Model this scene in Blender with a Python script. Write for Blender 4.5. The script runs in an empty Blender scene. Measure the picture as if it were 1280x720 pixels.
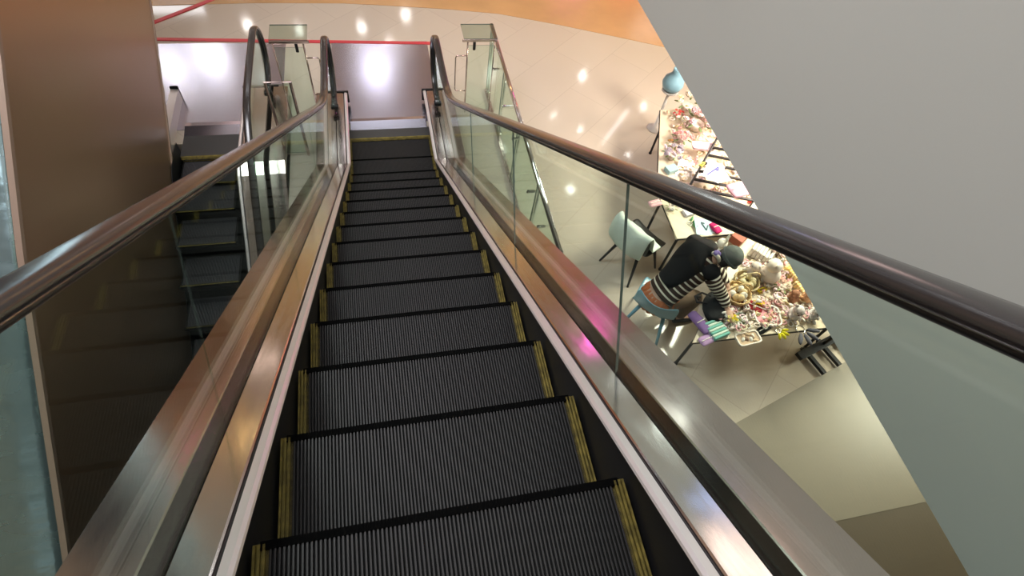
import bpy, bmesh, math, random
from mathutils import Vector, Matrix, noise
R = math.radians
random.seed(7)
sc = bpy.context.scene
col = sc.collection

# ------------------------------------------------------------------ camera
CAM = Vector((-0.0778, -0.3397, 5.0069))
RT = Vector((0.974614, -0.193459, 0.112701))
UP = Vector((0.099910, 0.826269, 0.554345))
BK = Vector((-0.200364, -0.529012, 0.824621))
FPX = 683.0
cd = bpy.data.cameras.new('camera'); cam = bpy.data.objects.new('camera', cd); col.objects.link(cam)
cam.matrix_world = Matrix(((RT.x, UP.x, BK.x, CAM.x), (RT.y, UP.y, BK.y, CAM.y), (RT.z, UP.z, BK.z, CAM.z), (0, 0, 0, 1)))
cd.sensor_width = 36; cd.lens = FPX / 1280 * 36; cd.clip_start = 0.02; cd.clip_end = 200
sc.camera = cam

# ------------------------------------------------------------------ view, world, lights
sc.view_settings.view_transform = 'Standard'; sc.view_settings.look = 'None'
sc.view_settings.gamma = 1; sc.view_settings.use_curve_mapping = False
sc.view_settings.exposure = 0.0
sc.cycles.use_denoising = True
sc.cycles.max_bounces = 8; sc.cycles.glossy_bounces = 5; sc.cycles.transparent_max_bounces = 16
sc.cycles.sample_clamp_indirect = 6
w = bpy.data.worlds.new('world'); sc.world = w; w.use_nodes = True
w.node_tree.nodes['Background'].inputs[0].default_value = (0.80, 0.76, 0.78, 1)
w.node_tree.nodes['Background'].inputs[1].default_value = 0.5

def area(name, loc, rot, sx, sy, power, color):
    l = bpy.data.lights.new(name, 'AREA'); l.shape = 'RECTANGLE'; l.size = sx; l.size_y = sy
    l.energy = power; l.color = color
    o = bpy.data.objects.new(name, l); o.location = loc; o.rotation_euler = rot; col.objects.link(o); return o
area('stall_ceiling_lamp', (4.5, 3.3, 2.74), (0, 0, 0), 0.9, 1.2, 185, (1.0, 0.90, 0.76))
area('corner_ceiling_lamp', (6.2, 5.0, 2.74), (0, 0, 0), 1.2, 1.2, 110, (1.0, 0.86, 0.70))
area('aisle_fill_light', (7.6, 1.6, 2.74), (0, 0, 0), 1.0, 1.0, 170, (1.0, 0.92, 0.8))  # added fill without a fixture, brightens the floor seen through the glass
area('landing_ceiling_lamp', (-0.1, 13.2, 4.5), (0, 0, 0), 0.45, 0.3, 12, (0.94, 0.93, 1.0))
area('atrium_lamp', (-3.0, 3.5, 9.8), (0, 0, 0), 3.0, 3.0, 560, (0.95, 0.95, 1.0))
area('cove_lamp', (6.0, 10.5, 4.5), (0, 0, 0), 3.0, 1.0, 130, (1.0, 0.72, 0.38))

# ------------------------------------------------------------------ materials
MATS = {}
def mat(name, color=(0.8, 0.8, 0.8), rough=0.5, metal=0.0, emit=None, estr=0.0, spec=0.5, coat=0.0, aniso=0.0):
    m = bpy.data.materials.new(name); m.use_nodes = True
    b = m.node_tree.nodes['Principled BSDF']
    b.inputs['Base Color'].default_value = (*color, 1); b.inputs['Roughness'].default_value = rough
    b.inputs['Metallic'].default_value = metal; b.inputs['Specular IOR Level'].default_value = spec
    b.inputs['Coat Weight'].default_value = coat; b.inputs['Coat Roughness'].default_value = 0.08
    b.inputs['Anisotropic'].default_value = aniso
    if emit: b.inputs['Emission Color'].default_value = (*emit, 1); b.inputs['Emission Strength'].default_value = estr
    MATS[name] = m; return m
def nd(m, t, **kw):
    n = m.node_tree.nodes.new(t)
    for k, v in kw.items(): setattr(n, k, v)
    return n
def lk(m, a, b): m.node_tree.links.new(a, b)
def coords(m, scale=(1, 1, 1), rotz=0.0, kind='Object'):
    tc = nd(m, 'ShaderNodeTexCoord'); mp = nd(m, 'ShaderNodeMapping')
    mp.inputs['Scale'].default_value = scale; mp.inputs['Rotation'].default_value = (0, 0, rotz)
    lk(m, tc.outputs[kind], mp.inputs['Vector']); return mp.outputs[0]
def add_noise_bump(m, scale=40, strength=0.2, dist=0.01, vec_scale=(1, 1, 1)):
    n = nd(m, 'ShaderNodeTexNoise'); n.inputs['Scale'].default_value = scale; n.inputs['Detail'].default_value = 4
    lk(m, coords(m, vec_scale), n.inputs['Vector'])
    b = nd(m, 'ShaderNodeBump'); b.inputs['Strength'].default_value = strength; b.inputs['Distance'].default_value = dist
    lk(m, n.outputs['Fac'], b.inputs['Height']); lk(m, b.outputs[0], m.node_tree.nodes['Principled BSDF'].inputs['Normal'])
def color_noise(m, c1, c2, scale=5, vec_scale=(1, 1, 1), detail=4, contrast=(0.35, 0.65)):
    n = nd(m, 'ShaderNodeTexNoise'); n.inputs['Scale'].default_value = scale; n.inputs['Detail'].default_value = detail
    lk(m, coords(m, vec_scale), n.inputs['Vector'])
    r = nd(m, 'ShaderNodeValToRGB'); r.color_ramp.elements[0].position = contrast[0]; r.color_ramp.elements[1].position = contrast[1]
    r.color_ramp.elements[0].color = (*c1, 1); r.color_ramp.elements[1].color = (*c2, 1)
    lk(m, n.outputs['Fac'], r.inputs[0]); lk(m, r.outputs[0], m.node_tree.nodes['Principled BSDF'].inputs['Base Color'])
def rough_noise(m, lo, hi, scale=6, vec_scale=(1, 1, 1)):
    n = nd(m, 'ShaderNodeTexNoise'); n.inputs['Scale'].default_value = scale; n.inputs['Detail'].default_value = 5
    lk(m, coords(m, vec_scale), n.inputs['Vector'])
    r = nd(m, 'ShaderNodeMapRange'); r.inputs['From Min'].default_value = 0.3; r.inputs['From Max'].default_value = 0.7
    r.inputs['To Min'].default_value = lo; r.inputs['To Max'].default_value = hi
    lk(m, n.outputs['Fac'], r.inputs[0]); lk(m, r.outputs[0], m.node_tree.nodes['Principled BSDF'].inputs['Roughness'])

def tile_mat(name, c1, c2, mortar, rough, bw, bh, rotz, msize=0.004):
    m = mat(name, c1, rough, spec=0.6)
    br = nd(m, 'ShaderNodeTexBrick'); br.inputs['Scale'].default_value = 1.0
    br.inputs['Color1'].default_value = (*c1, 1); br.inputs['Color2'].default_value = (*c2, 1); br.inputs['Mortar'].default_value = (*mortar, 1)
    br.inputs['Mortar Size'].default_value = msize; br.inputs['Brick Width'].default_value = bw; br.inputs['Row Height'].default_value = bh
    br.inputs['Mortar Smooth'].default_value = 0.3
    lk(m, coords(m, rotz=rotz), br.inputs['Vector'])
    lk(m, br.outputs['Color'], m.node_tree.nodes['Principled BSDF'].inputs['Base Color'])
    return m
tile_mat('beige_tile', (0.60, 0.52, 0.435), (0.62, 0.54, 0.45), (0.50, 0.43, 0.36), 0.09, 1.25, 0.72, R(-42))
tile_mat('taupe_floor', (0.29, 0.25, 0.19), (0.29, 0.25, 0.19), (0.288, 0.248, 0.188), 0.38, 9.0, 9.0, R(-16))
tile_mat('brown_floor', (0.13, 0.10, 0.07), (0.14, 0.11, 0.075), (0.10, 0.08, 0.06), 0.35, 1.2, 1.2, R(0))
m = mat('orange_floor', (0.62, 0.34, 0.12), 0.22, spec=0.5); color_noise(m, (0.66, 0.39, 0.18), (0.56, 0.34, 0.16), 1.3)
m = mat('steel_plate', (0.52, 0.52, 0.62), 0.22, 1.0)
m = mat('steel', (0.74, 0.67, 0.665), 0.16, 1.0, aniso=0.4); rough_noise(m, 0.10, 0.17, 9, (6, 0.7, 0.7))
m = mat('steel_dull', (0.64, 0.525, 0.505), 0.24, 1.0); rough_noise(m, 0.14, 0.22, 5, (4, 0.7, 0.7))
m = mat('steel_teal', (0.34, 0.47, 0.50), 0.25, 0.8); rough_noise(m, 0.14, 0.34, 3, (1, 2.2, 2.2)); add_noise_bump(m, 2.2, 0.5, 0.05, (0.5, 1, 1))
mat('alu_trim', (0.80, 0.74, 0.74), 0.36, 0.7)
mat('trim_groove', (0.06, 0.05, 0.05), 0.5)
mat('chrome', (0.75, 0.76, 0.78), 0.08, 1.0)
mat('black_metal', (0.015, 0.015, 0.018), 0.35, 0.3)
m = mat('slot_black', (0.010, 0.007, 0.006), 0.8, spec=0.1)
m = mat('skirt_black', (0.012, 0.012, 0.013), 0.45)
m = mat('rubber', (0.026, 0.022, 0.021), 0.22, spec=0.5, coat=0.35); m.node_tree.nodes['Principled BSDF'].inputs['Coat Roughness'].default_value = 0.22
m = mat('rail_edge', (0.008, 0.008, 0.009), 0.6)
m = mat('step_ribs', (0.025, 0.0235, 0.0225), 0.5, 0.2)
m = mat('step_base', (0.006, 0.006, 0.006), 0.7, spec=0.2)
m = mat('step_riser', (0.02, 0.02, 0.022), 0.5)
m = mat('nosing_shade_black', (0.002, 0.002, 0.002), 0.9, spec=0.05)  # near black, paints the shadow line at each step edge
m = mat('cladding_dark', (0.04, 0.035, 0.03), 0.6)
m = mat('step_ribs_lit', (0.085, 0.083, 0.095), 0.45, 0.4)  # lighter copy of the step ribs, brighter light on the left flight put into colour
m = mat('yellow_paint', (0.42, 0.33, 0.06), 0.6, spec=0.3); color_noise(m, (0.24, 0.185, 0.04), (0.11, 0.085, 0.02), 30)
m = mat('comb_dark', (0.06, 0.06, 0.06), 0.45, 0.5)
m = mat('fascia_paint', (0.57, 0.585, 0.545), 0.65); add_noise_bump(m, 60, 0.05, 0.002)
m = mat('ceiling_white', (0.62, 0.61, 0.58), 0.8)
m = mat('wall_warm', (0.62, 0.47, 0.34), 0.6)
m = mat('shop_white', (0.7, 0.66, 0.62), 0.5)
m = mat('brown_panel', (0.38, 0.255, 0.165), 0.30, 0.7, spec=0.6)
m = mat('panel_trim', (0.36, 0.26, 0.20), 0.35, 0.2)
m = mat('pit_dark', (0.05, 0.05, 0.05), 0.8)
m = mat('red_tape', (0.62, 0.045, 0.06), 0.45)
m = mat('table_cream', (0.66, 0.56, 0.42), 0.45)
m = mat('lamp_cool', (1, 1, 1), 0.5, emit=(0.95, 0.96, 1.0), estr=9)
m = mat('gallery_glow', (1, 1, 1), 0.5, emit=(0.95, 0.96, 1.0), estr=2.2)
m = mat('spot_glow', (1, 1, 1), 0.5, emit=(1.0, 0.97, 0.92), estr=55)
m = mat('lamp_warm', (1, 1, 1), 0.5, emit=(1.0, 0.60, 0.24), estr=9)
m = mat('sign_magenta', (1, 1, 1), 0.5, emit=(1.0, 0.05, 0.62), estr=12)
m = mat('streak_glow_white', (1, 1, 1), 0.5, emit=(0.9, 1.0, 0.97), estr=11)
m = mat('sign_red', (1, 1, 1), 0.5, emit=(1.0, 0.07, 0.05), estr=9)
m = mat('streak_glow_blue', (1, 1, 1), 0.5, emit=(0.35, 0.48, 1.0), estr=4)
m = mat('sign_pink', (1, 1, 1), 0.5, emit=(1.0, 0.66, 0.60), estr=2.6)

def glass_mat(name, tint, refl=0.65):
    m = bpy.data.materials.new(name); m.use_nodes = True; nt = m.node_tree; nt.nodes.clear()
    out = nt.nodes.new('ShaderNodeOutputMaterial'); mix = nt.nodes.new('ShaderNodeMixShader')
    tr = nt.nodes.new('ShaderNodeBsdfTransparent'); tr.inputs[0].default_value = (*tint, 1)
    gl = nt.nodes.new('ShaderNodeBsdfGlossy'); gl.inputs['Roughness'].default_value = 0.01; gl.inputs[0].default_value = (0.9, 1.0, 0.95, 1)
    fr = nt.nodes.new('ShaderNodeFresnel'); fr.inputs['IOR'].default_value = 1.5
    ge = nt.nodes.new('ShaderNodeNewGeometry'); ior = nt.nodes.new('ShaderNodeMapRange')   # same reflectance on both faces of a pane
    ior.inputs['To Min'].default_value = 1.5; ior.inputs['To Max'].default_value = 1 / 1.5
    nt.links.new(ge.outputs['Backfacing'], ior.inputs[0]); nt.links.new(ior.outputs[0], fr.inputs['IOR'])
    mul = nt.nodes.new('ShaderNodeMath'); mul.operation = 'MULTIPLY'; mul.inputs[1].default_value = refl
    nt.links.new(fr.outputs[0], mul.inputs[0]); nt.links.new(mul.outputs[0], mix.inputs[0])
    nt.links.new(tr.outputs[0], mix.inputs[1]); nt.links.new(gl.outputs[0], mix.inputs[2]); nt.links.new(mix.outputs[0], out.inputs[0])
    MATS[name] = m; return m
glass_mat('balustrade_glass', (0.88, 0.945, 0.90))      # two faces per pane
glass_mat('guard_glass', (0.90, 0.965, 0.93))
m = mat('glass_edge', (0.16, 0.20, 0.18), 0.2, spec=0.6)
m = mat('frost_plate', (0.62, 0.70, 0.66), 0.15, spec=0.6)

def cloth(name, c, rough=0.85): 
    m = mat(name, c, rough, spec=0.25); add_noise_bump(m, 90, 0.25, 0.004); return m

# ------------------------------------------------------------------ mesh helpers
def link_mesh(name, verts, faces, material, parent=None, smooth=False, mats=None, fmat=None):
    me = bpy.data.meshes.new(name); me.from_pydata([tuple(v) for v in verts], [], faces); me.update()
    ml = mats or [material]
    for q in ml: me.materials.append(MATS[q] if isinstance(q, str) else q)
    if fmat:
        for p, i in zip(me.polygons, fmat): p.material_index = i
    bm = bmesh.new(); bm.from_mesh(me); bmesh.ops.recalc_face_normals(bm, faces=bm.faces); bm.to_mesh(me); bm.free()
    if smooth:
        for p in me.polygons: p.use_smooth = True
    o = bpy.data.objects.new(name, me); col.objects.link(o)
    if parent: o.parent = parent
    return o
class MB:
    def __init__(s): s.v = []; s.f = []; s.m = []
    def add(s, vs, fs, mi=0):
        b = len(s.v); s.v += [Vector(v) for v in vs]; s.f += [tuple(i + b for i in f) for f in fs]; s.m += [mi] * len(fs)
    def box(s, c, d, rz=0.0, mi=0, M=None):
        x, y, z = [q / 2 for q in d]
        vs = [Vector((i * x, j * y, k * z)) for i in (-1, 1) for j in (-1, 1) for k in (-1, 1)]
        if M is None: M = Matrix.Rotation(rz, 3, 'Z')
        vs = [M @ v + Vector(c) for v in vs]
        s.add(vs, [(0, 1, 3, 2), (4, 6, 7, 5), (0, 4, 5, 1), (2, 3, 7, 6), (0, 2, 6, 4), (1, 5, 7, 3)], mi)
    def tube(s, pts, r, n=10, mi=0, closed=False, sy=1.0):
        pts = [Vector(p) for p in pts]; rings = []; N = len(pts); prev = None
        rs = r if isinstance(r, (list, tuple)) else [r] * N
        for i, p in enumerate(pts):
            if closed: t = pts[(i + 1) % N] - pts[i - 1]
            else: t = pts[min(i + 1, N - 1)] - pts[max(i - 1, 0)]
            t.normalize()
            a = prev if prev is not None else (Vector((0, 0, 1)) if abs(t.z) < 0.9 else Vector((1, 0, 0)))
            u = t.cross(a)
            if u.length < 1e-5: u = t.orthogonal()
            u.normalize(); v = u.cross(t).normalized(); prev = v
            rings.append([p + (u * math.cos(2 * math.pi * k / n) + v * sy * math.sin(2 * math.pi * k / n)) * rs[i] for k in range(n)])
        vs = [q for r_ in rings for q in r_]; fs = []
        for i in range(N if closed else N - 1):
            j = (i + 1) % N
            for k in range(n): fs.append((i * n + k, i * n + (k + 1) % n, j * n + (k + 1) % n, j * n + k))
        if not closed: fs.append(tuple(range(n - 1, -1, -1))); fs.append(tuple((N - 1) * n + k for k in range(n)))
        s.add(vs, fs, mi)
    def lathe(s, prof, c=(0, 0, 0), n=20, mi=0, sx=1.0, sy=1.0):
        vs = [Vector((c[0] + sx * r_ * math.cos(2 * math.pi * k / n), c[1] + sy * r_ * math.sin(2 * math.pi * k / n), c[2] + z)) for r_, z in prof for k in range(n)]
        fs = [(i * n + k, i * n + (k + 1) % n, (i + 1) * n + (k + 1) % n, (i + 1) * n + k) for i in range(len(prof) - 1) for k in range(n)]
        fs.append(tuple(range(n - 1, -1, -1))); fs.append(tuple((len(prof) - 1) * n + k for k in range(n)))
        s.add(vs, fs, mi)
    def blob(s, c, r, n=10, m=8, mi=0, amp=0.0, seed=0, freq=8.0, M=None):
        rr = r if isinstance(r, (tuple, list)) else (r, r, r); prof = []
        vs = []; fs = []
        for i in range(m + 1):
            th = math.pi * i / m
            for k in range(n):
                ph = 2 * math.pi * k / n
                d = Vector((math.sin(th) * math.cos(ph), math.sin(th) * math.sin(ph), math.cos(th)))
                q = 1 + amp * noise.noise(d * freq * 0.5 + Vector((seed * 3.1, seed, 0)))
                p = Vector((d.x * rr[0], d.y * rr[1], d.z * rr[2])) * q
                if M is not None: p = M @ p
                vs.append(p + Vector(c))
        for i in range(m):
            for k in range(n): fs.append((i * n + k, (i + 1) * n + k, (i + 1) * n + (k + 1) % n, i * n + (k + 1) % n))
        s.add(vs, fs, mi)
    def build(s, name, material, parent=None, smooth=False, mats=None):
        return link_mesh(name, s.v, s.f, material, parent, smooth, mats, s.m if mats else None)
def bevel(o, wd=0.004, seg=2):
    md = o.modifiers.new('bevel', 'BEVEL'); md.width = wd; md.segments = seg; md.limit_method = 'ANGLE'; return o
def subsurf(o, l=1):
    md = o.modifiers.new('sub', 'SUBSURF'); md.levels = l; md.render_levels = l; return o
def tag(o, label=None, cat=None, group=None, kind=None):
    if label: o['label'] = label
    if cat: o['category'] = cat
    if group: o['group'] = group
    if kind: o['kind'] = kind
    return o
def empty(name, loc=(0, 0, 0), rz=0.0):
    o = bpy.data.objects.new(name, None); o.location = loc; o.rotation_euler = (0, 0, rz); o.empty_display_size = 0.1
    col.objects.link(o); return o
def copy_tree(o, parent=None):
    c = o.copy(); col.objects.link(c); c.parent = parent
    for ch in list(o.children): copy_tree(ch, c)
    return c
def poly_slab(name, pts, z0, z1, material, kind=None, parent=None):
    n = len(pts); vs = [(x, y, z1) for x, y in pts] + [(x, y, z0) for x, y in pts]
    fs = [tuple(range(n)), tuple(range(2 * n - 1, n - 1, -1))] + [(i, n + i, n + (i + 1) % n, (i + 1) % n) for i in range(n)]
    o = link_mesh(name, vs, fs, material, parent)
    if kind: o['kind'] = kind
    return o

# ------------------------------------------------------------------ setting
S = 0.6973; Z0 = 3.352; YK = Z0 / S; TR = 0.3834; YC = 5.58
FT = -0.25
# floor: one mesh of several slabs, leaving the well of the lower escalators open
fb = MB()
def slab(x0, x1, y0, y1, z0=FT, z1=0.0): fb.box(((x0 + x1) / 2, (y0 + y1) / 2, (z0 + z1) / 2), (x1 - x0, y1 - y0, z1 - z0))
slab(-1.24, -0.93, 0.42, 5.6); slab(0.93, 12, 0.42, 5.6); slab(-1.24, 12, 5.6, 20); slab(-0.93, 0.93, 0.42, 2.6); slab(-4.2, -1.24, 5.45, 20); slab(-12, -4.2, -5, 20)
fb.build('floor', 'beige_tile')['kind'] = 'structure'
# the taupe floor zone at 16 degrees and the darker brown zone beyond it, set in front of the beige tiles
poly_slab('floor_taupe', [(-1.24, 0.42), (-1.24, -0.03), (12, -0.03), (12, 0.42)], FT, 0.004, 'taupe_floor', 'structure')
o = poly_slab('floor_taupe_wedge', [(1.10, 0.42), (8.0, 0.42), (8.0, 2.462)], 0.0, 0.004, 'taupe_floor', 'structure')
poly_slab('floor_brown', [(-1.24, -0.03), (-1.24, -6), (12, -6), (12, -0.03)], FT, 0.0, 'brown_floor', 'structure')
cur = [(-9, 8.30), (-6, 8.47), (-3.2, 8.52), (-1.8, 8.60), (-0.5, 8.60), (0.4, 8.52), (1.2, 8.43), (2.0, 8.30), (2.97, 7.97), (3.8, 7.65), (4.5, 7.37), (6.0, 6.72), (8.0, 5.8), (11.9, 3.9), (11.9, 19.9), (-9, 19.9)]
poly_slab('floor_orange', cur, 0.0, 0.006, 'orange_floor', 'structure')
# red tape lines stuck on the floor
tb = MB(); tb.add([(-3.4, 7.63, 0.012), (0.78, 7.45, 0.012), (0.78, 7.515, 0.012), (-3.4, 7.695, 0.012), (-3.4, 7.63, 0.0), (0.78, 7.45, 0.0), (0.78, 7.515, 0.0), (-3.4, 7.695, 0.0)],
                 [(0, 1, 2, 3), (0, 4, 5, 1), (1, 5, 6, 2), (2, 6, 7, 3), (3, 7, 4, 0)])
tag(tb.build('floor_tape', 'red_tape'), 'straight red tape line stuck across the floor where the steel landing plates end', 'floor tape')
d = Vector((0.715, 0.60, 0)).normalized(); q = Vector((-d.y, d.x, 0)) * 0.035; a = Vector((-3.9, 7.46, 0)); b = Vector((-1.2, 9.73, 0))
tb = MB(); ring = [a - q, b - q, b + q, a + q]
tb.add([p + Vector((0, 0, 0.012)) for p in ring] + ring, [(0, 1, 2, 3), (0, 4, 5, 1), (1, 5, 6, 2), (2, 6, 7, 3), (3, 7, 4, 0)])
tag(tb.build('floor_tape', 'red_tape'), 'slanting red tape line running off towards the orange floor at the far left', 'floor tape')
# bulkhead of the upper floor (its lower edge crosses the picture on the right) and the low ceiling behind it
fb = MB(); fb.box((2.06, 0.5, 5.4), (0.12, 21.0, 5.2)); fb.build('wall_right', 'fascia_paint')['kind'] = 'structure'
fb = MB(); fb.box((7.06, 0.25, 2.9), (9.88, 17.5, 0.2)); fb.build('ceiling', 'ceiling_white')['kind'] = 'structure'
fb = MB(); fb.box((0, 15.5, 4.75), (26, 9.0, 0.3)); fb.build('ceiling_far', 'ceiling_white')['kind'] = 'structure'
fb = MB(); fb.box((-1, 2.5, 10.1), (24, 26, 0.2)); fb.build('ceiling_atrium', 'ceiling_white')['kind'] = 'structure'
fb = MB(); fb.box((0, 11.1, 5.5), (26, 0.2, 1.2)); fb.build('wall_far_upper', 'wall_warm')['kind'] = 'structure'
fb = MB(); fb.box((0, 19.5, 2.3), (26, 0.3, 4.6)); fb.build('wall_back', 'shop_white')['kind'] = 'structure'
fb = MB(); fb.box((-9.0, 4, 4.5), (0.3, 30, 11)); fb.build('wall_left', 'wall_warm')['kind'] = 'structure'
# the well below the left escalators
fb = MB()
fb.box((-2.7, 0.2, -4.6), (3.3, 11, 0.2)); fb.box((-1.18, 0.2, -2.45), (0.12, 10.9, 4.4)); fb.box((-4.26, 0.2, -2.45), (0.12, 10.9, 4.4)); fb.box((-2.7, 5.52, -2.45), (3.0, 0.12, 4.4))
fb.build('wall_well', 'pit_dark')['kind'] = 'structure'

fb = MB(); fb.box((-3.0, -5.6, 0.0), (14, 0.3, 9.2)); fb.build('wall_front', 'wall_warm')['kind'] = 'structure'
fb = MB(); fb.add([(-1.12, -5.4, 0), (-1.12, 2.5, 0), (-1.12, 2.5, 0.3), (-1.12, -3.0, 4.1), (-1.12, -5.4, 4.1), (-1.02, -5.4, 0), (-1.02, 2.5, 0), (-1.02, 2.5, 0.3), (-1.02, -3.0, 4.1), (-1.02, -5.4, 4.1)],
                   [(0, 1, 2, 3, 4), (9, 8, 7, 6, 5), (0, 5, 6, 1), (1, 6, 7, 2), (2, 7, 8, 3), (3, 8, 9, 4), (4, 9, 5, 0)])
fb.build('light_block_under_flight', 'pit_dark')['kind'] = 'structure'  # unseen partition, added to keep light off the brown cladding
# ------------------------------------------------------------------ escalators
def sp(x, k=0.09): return k * math.log1p(math.exp(max(-60, min(60, x / k)))) if x / k < 40 else x
def line_main(y): return sp(Z0 - S * y)                       # step line of the flight the camera rides
def line_lower(y): return -sp(-(S * (y - 4.95)))               # the left flight goes down towards the camera
def deck_line_main(y): return max(Z0 - S * y, 0.045)
def deck_line_lower(y): return min(S * (y - 4.95), 0.0)
def sweep(path, prof, name, material, parent, closed=True, smooth=False, mats=None, pm=None):
    """path = [(y, z)], prof = [(x, h)] carried along it, upright sections"""
    n = len(prof); vs = [(x, y, z + h) for y, z in path for x, h in prof]; fs = []; fm = []
    for i in range(len(path) - 1):
        for k in range(n if closed else n - 1):
            kk = (k + 1) % n; fs.append((i * n + k, i * n + kk, (i + 1) * n + kk, (i + 1) * n + k)); fm.append(pm[k] if pm else 0)
    if closed: fs.append(tuple(range(n))); fs.append(tuple((len(path) - 1) * n + k for k in range(n))[::-1]); fm += [0, 0]
    return link_mesh(name, vs, fs, material, parent, smooth, mats, fm if mats else None)
def rs(xs, sgn): return [(sgn * x, h) for x, h in xs]

def rail_path(line_y, ztop, zlev, ynew, rad, ystart, dirn):
    """sloped run, bend, level run, newel half circle and return; in (y, z)"""
    pts = []
    n = 46
    for i in range(n):
        y = ystart + (ynew - ystart) * i / (n - 1)
        pts.append((y, zlev + dirn(y)))
    for i in range(1, 19):
        a = math.pi / 2 - math.pi * i / 18
        pts.append((ynew + rad * math.cos(a), zlev - rad + rad * math.sin(a)))
    pts.append((ynew - 0.06, zlev - 2 * rad)); pts.append((ynew - 0.11, zlev - 2 * rad - 0.015)); pts.append((ynew - 0.14, zlev - 2 * rad - 0.06))
    return pts

def rail_sweep(path, x, name, parent, wd=0.040, th=0.020, material='rubber'):
    """handrail: rounded C section, flat side facing the glass"""
    prof = []
    for k in range(14):
        a = 2 * math.pi * k / 14
        c, s_ = math.cos(a), math.sin(a)
        prof.append((wd * math.copysign(abs(c) ** 0.75, c), th * math.copysign(abs(s_) ** 0.8, s_) + 0.0))
    N = len(path); vs = []; fs = []; n = len(prof)
    for i, (y, z) in enumerate(path):
        y0, z0 = path[max(i - 1, 0)]; y1, z1 = path[min(i + 1, N - 1)]
        t = Vector((0, y1 - y0, z1 - z0)).normalized(); nn = Vector((0, -t.z, t.y))
        for px, ph in prof: vs.append(Vector((x + px, y, z)) + nn * ph)
    for i in range(N - 1):
        for k in range(n): fs.append((i * n + k, i * n + (k + 1) % n, (i + 1) * n + (k + 1) % n, (i + 1) * n + k))
    fs.append(tuple(range(n))); fs.append(tuple((N - 1) * n + k for k in range(n))[::-1])
    return link_mesh(name, vs, fs, material, parent, True)

def offset_path(path, dn):
    out = []
    for i, (y, z) in enumerate(path):
        y0, z0 = path[max(i - 1, 0)]; y1, z1 = path[min(i + 1, len(path) - 1)]
        t = Vector((y1 - y0, z1 - z0)).normalized(); out.append((y - t.y * -1 * dn * -1 * -1, z + t.x * dn)) if False else out.append((y + (-t.y) * dn, z + t.x * dn))
    return out

def glass_side(path, deckf, x, cuts, parent, th=0.008, ymin=-2.5, slope_n=True):
    """glass under the handrail path, cut into panes at joints perpendicular to the slope; polygons in the yz plane"""
    rp = [p for p in offset_path(path[:-3], -0.035)]
    iturn = max(range(len(rp)), key=lambda i: rp[i][0])
    # upper chain from ymin to newel, lower chain along the deck back
    upper = rp
    last = upper[-1]
    edges = cuts
    panes = []
    lo = -99
    def upz(y):
        best = None
        for i in range(iturn):
            if upper[i][0] <= y <= upper[i + 1][0]:
                t = (y - upper[i][0]) / (upper[i + 1][0] - upper[i][0] + 1e-9); return upper[i][1] * (1 - t) + upper[i + 1][1] * t
        return upper[0][1]
    prev = (upper[0][0], upper[0][0])
    cutpairs = [prev] + edges
    for ci in range(len(cutpairs)):
        (ya_top, ya_bot) = cutpairs[ci]; g = 0.002 if ci else 0
        poly = []
        if ci + 1 < len(cutpairs):
            yb_top, yb_bot = cutpairs[ci + 1]
            ys = [ya_top + g] + [u[0] for u in upper[:iturn] if ya_top + g < u[0] < yb_top - 0.002] + [yb_top - 0.002]
            poly = [(y, upz(y)) for y in ys]
            k = 8
            poly += [(yb_bot - 0.002 + (ya_bot + g - yb_bot + 0.002) * j / k, deckf(yb_bot + (ya_bot - yb_bot) * j / k) + 0.10) for j in range(k + 1)]
        else:
            poly = [(ya_top + g, upz(ya_top + g))] + [u for i, u in enumerate(upper) if (u[0] > ya_top + g or i > iturn)]
            k = 14; yb = upper[-1][0] - 0.03
            poly += [(yb + (ya_bot + g - yb) * j / k, deckf(yb + (ya_bot - yb) * j / k) + 0.10) for j in range(k + 1)]
        n = len(poly)
        vs = [(x - th / 2, y, z) for y, z in poly] + [(x + th / 2, y, z) for y, z in poly]
        bm = bmesh.new(); V = [bm.verts.new(v) for v in vs]
        f1 = bm.faces.new(V[:n]); f2 = bm.faces.new(V[n:][::-1])
        for i in range(n): 
            f = bm.faces.new((V[i], V[n + i], V[n + (i + 1) % n], V[(i + 1) % n])); f.material_index = 1
        bmesh.ops.triangulate(bm, faces=[f1, f2]); bmesh.ops.recalc_face_normals(bm, faces=bm.faces)
        me = bpy.data.meshes.new('glass_panel'); bm.to_mesh(me); bm.free()
        me.materials.append(MATS['balustrade_glass']); me.materials.append(MATS['glass_edge' if x > 0 else 'balustrade_glass'])
        o = bpy.data.objects.new('glass_panel', me); col.objects.link(o); o.parent = parent; panes.append(o)
    return panes

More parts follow.
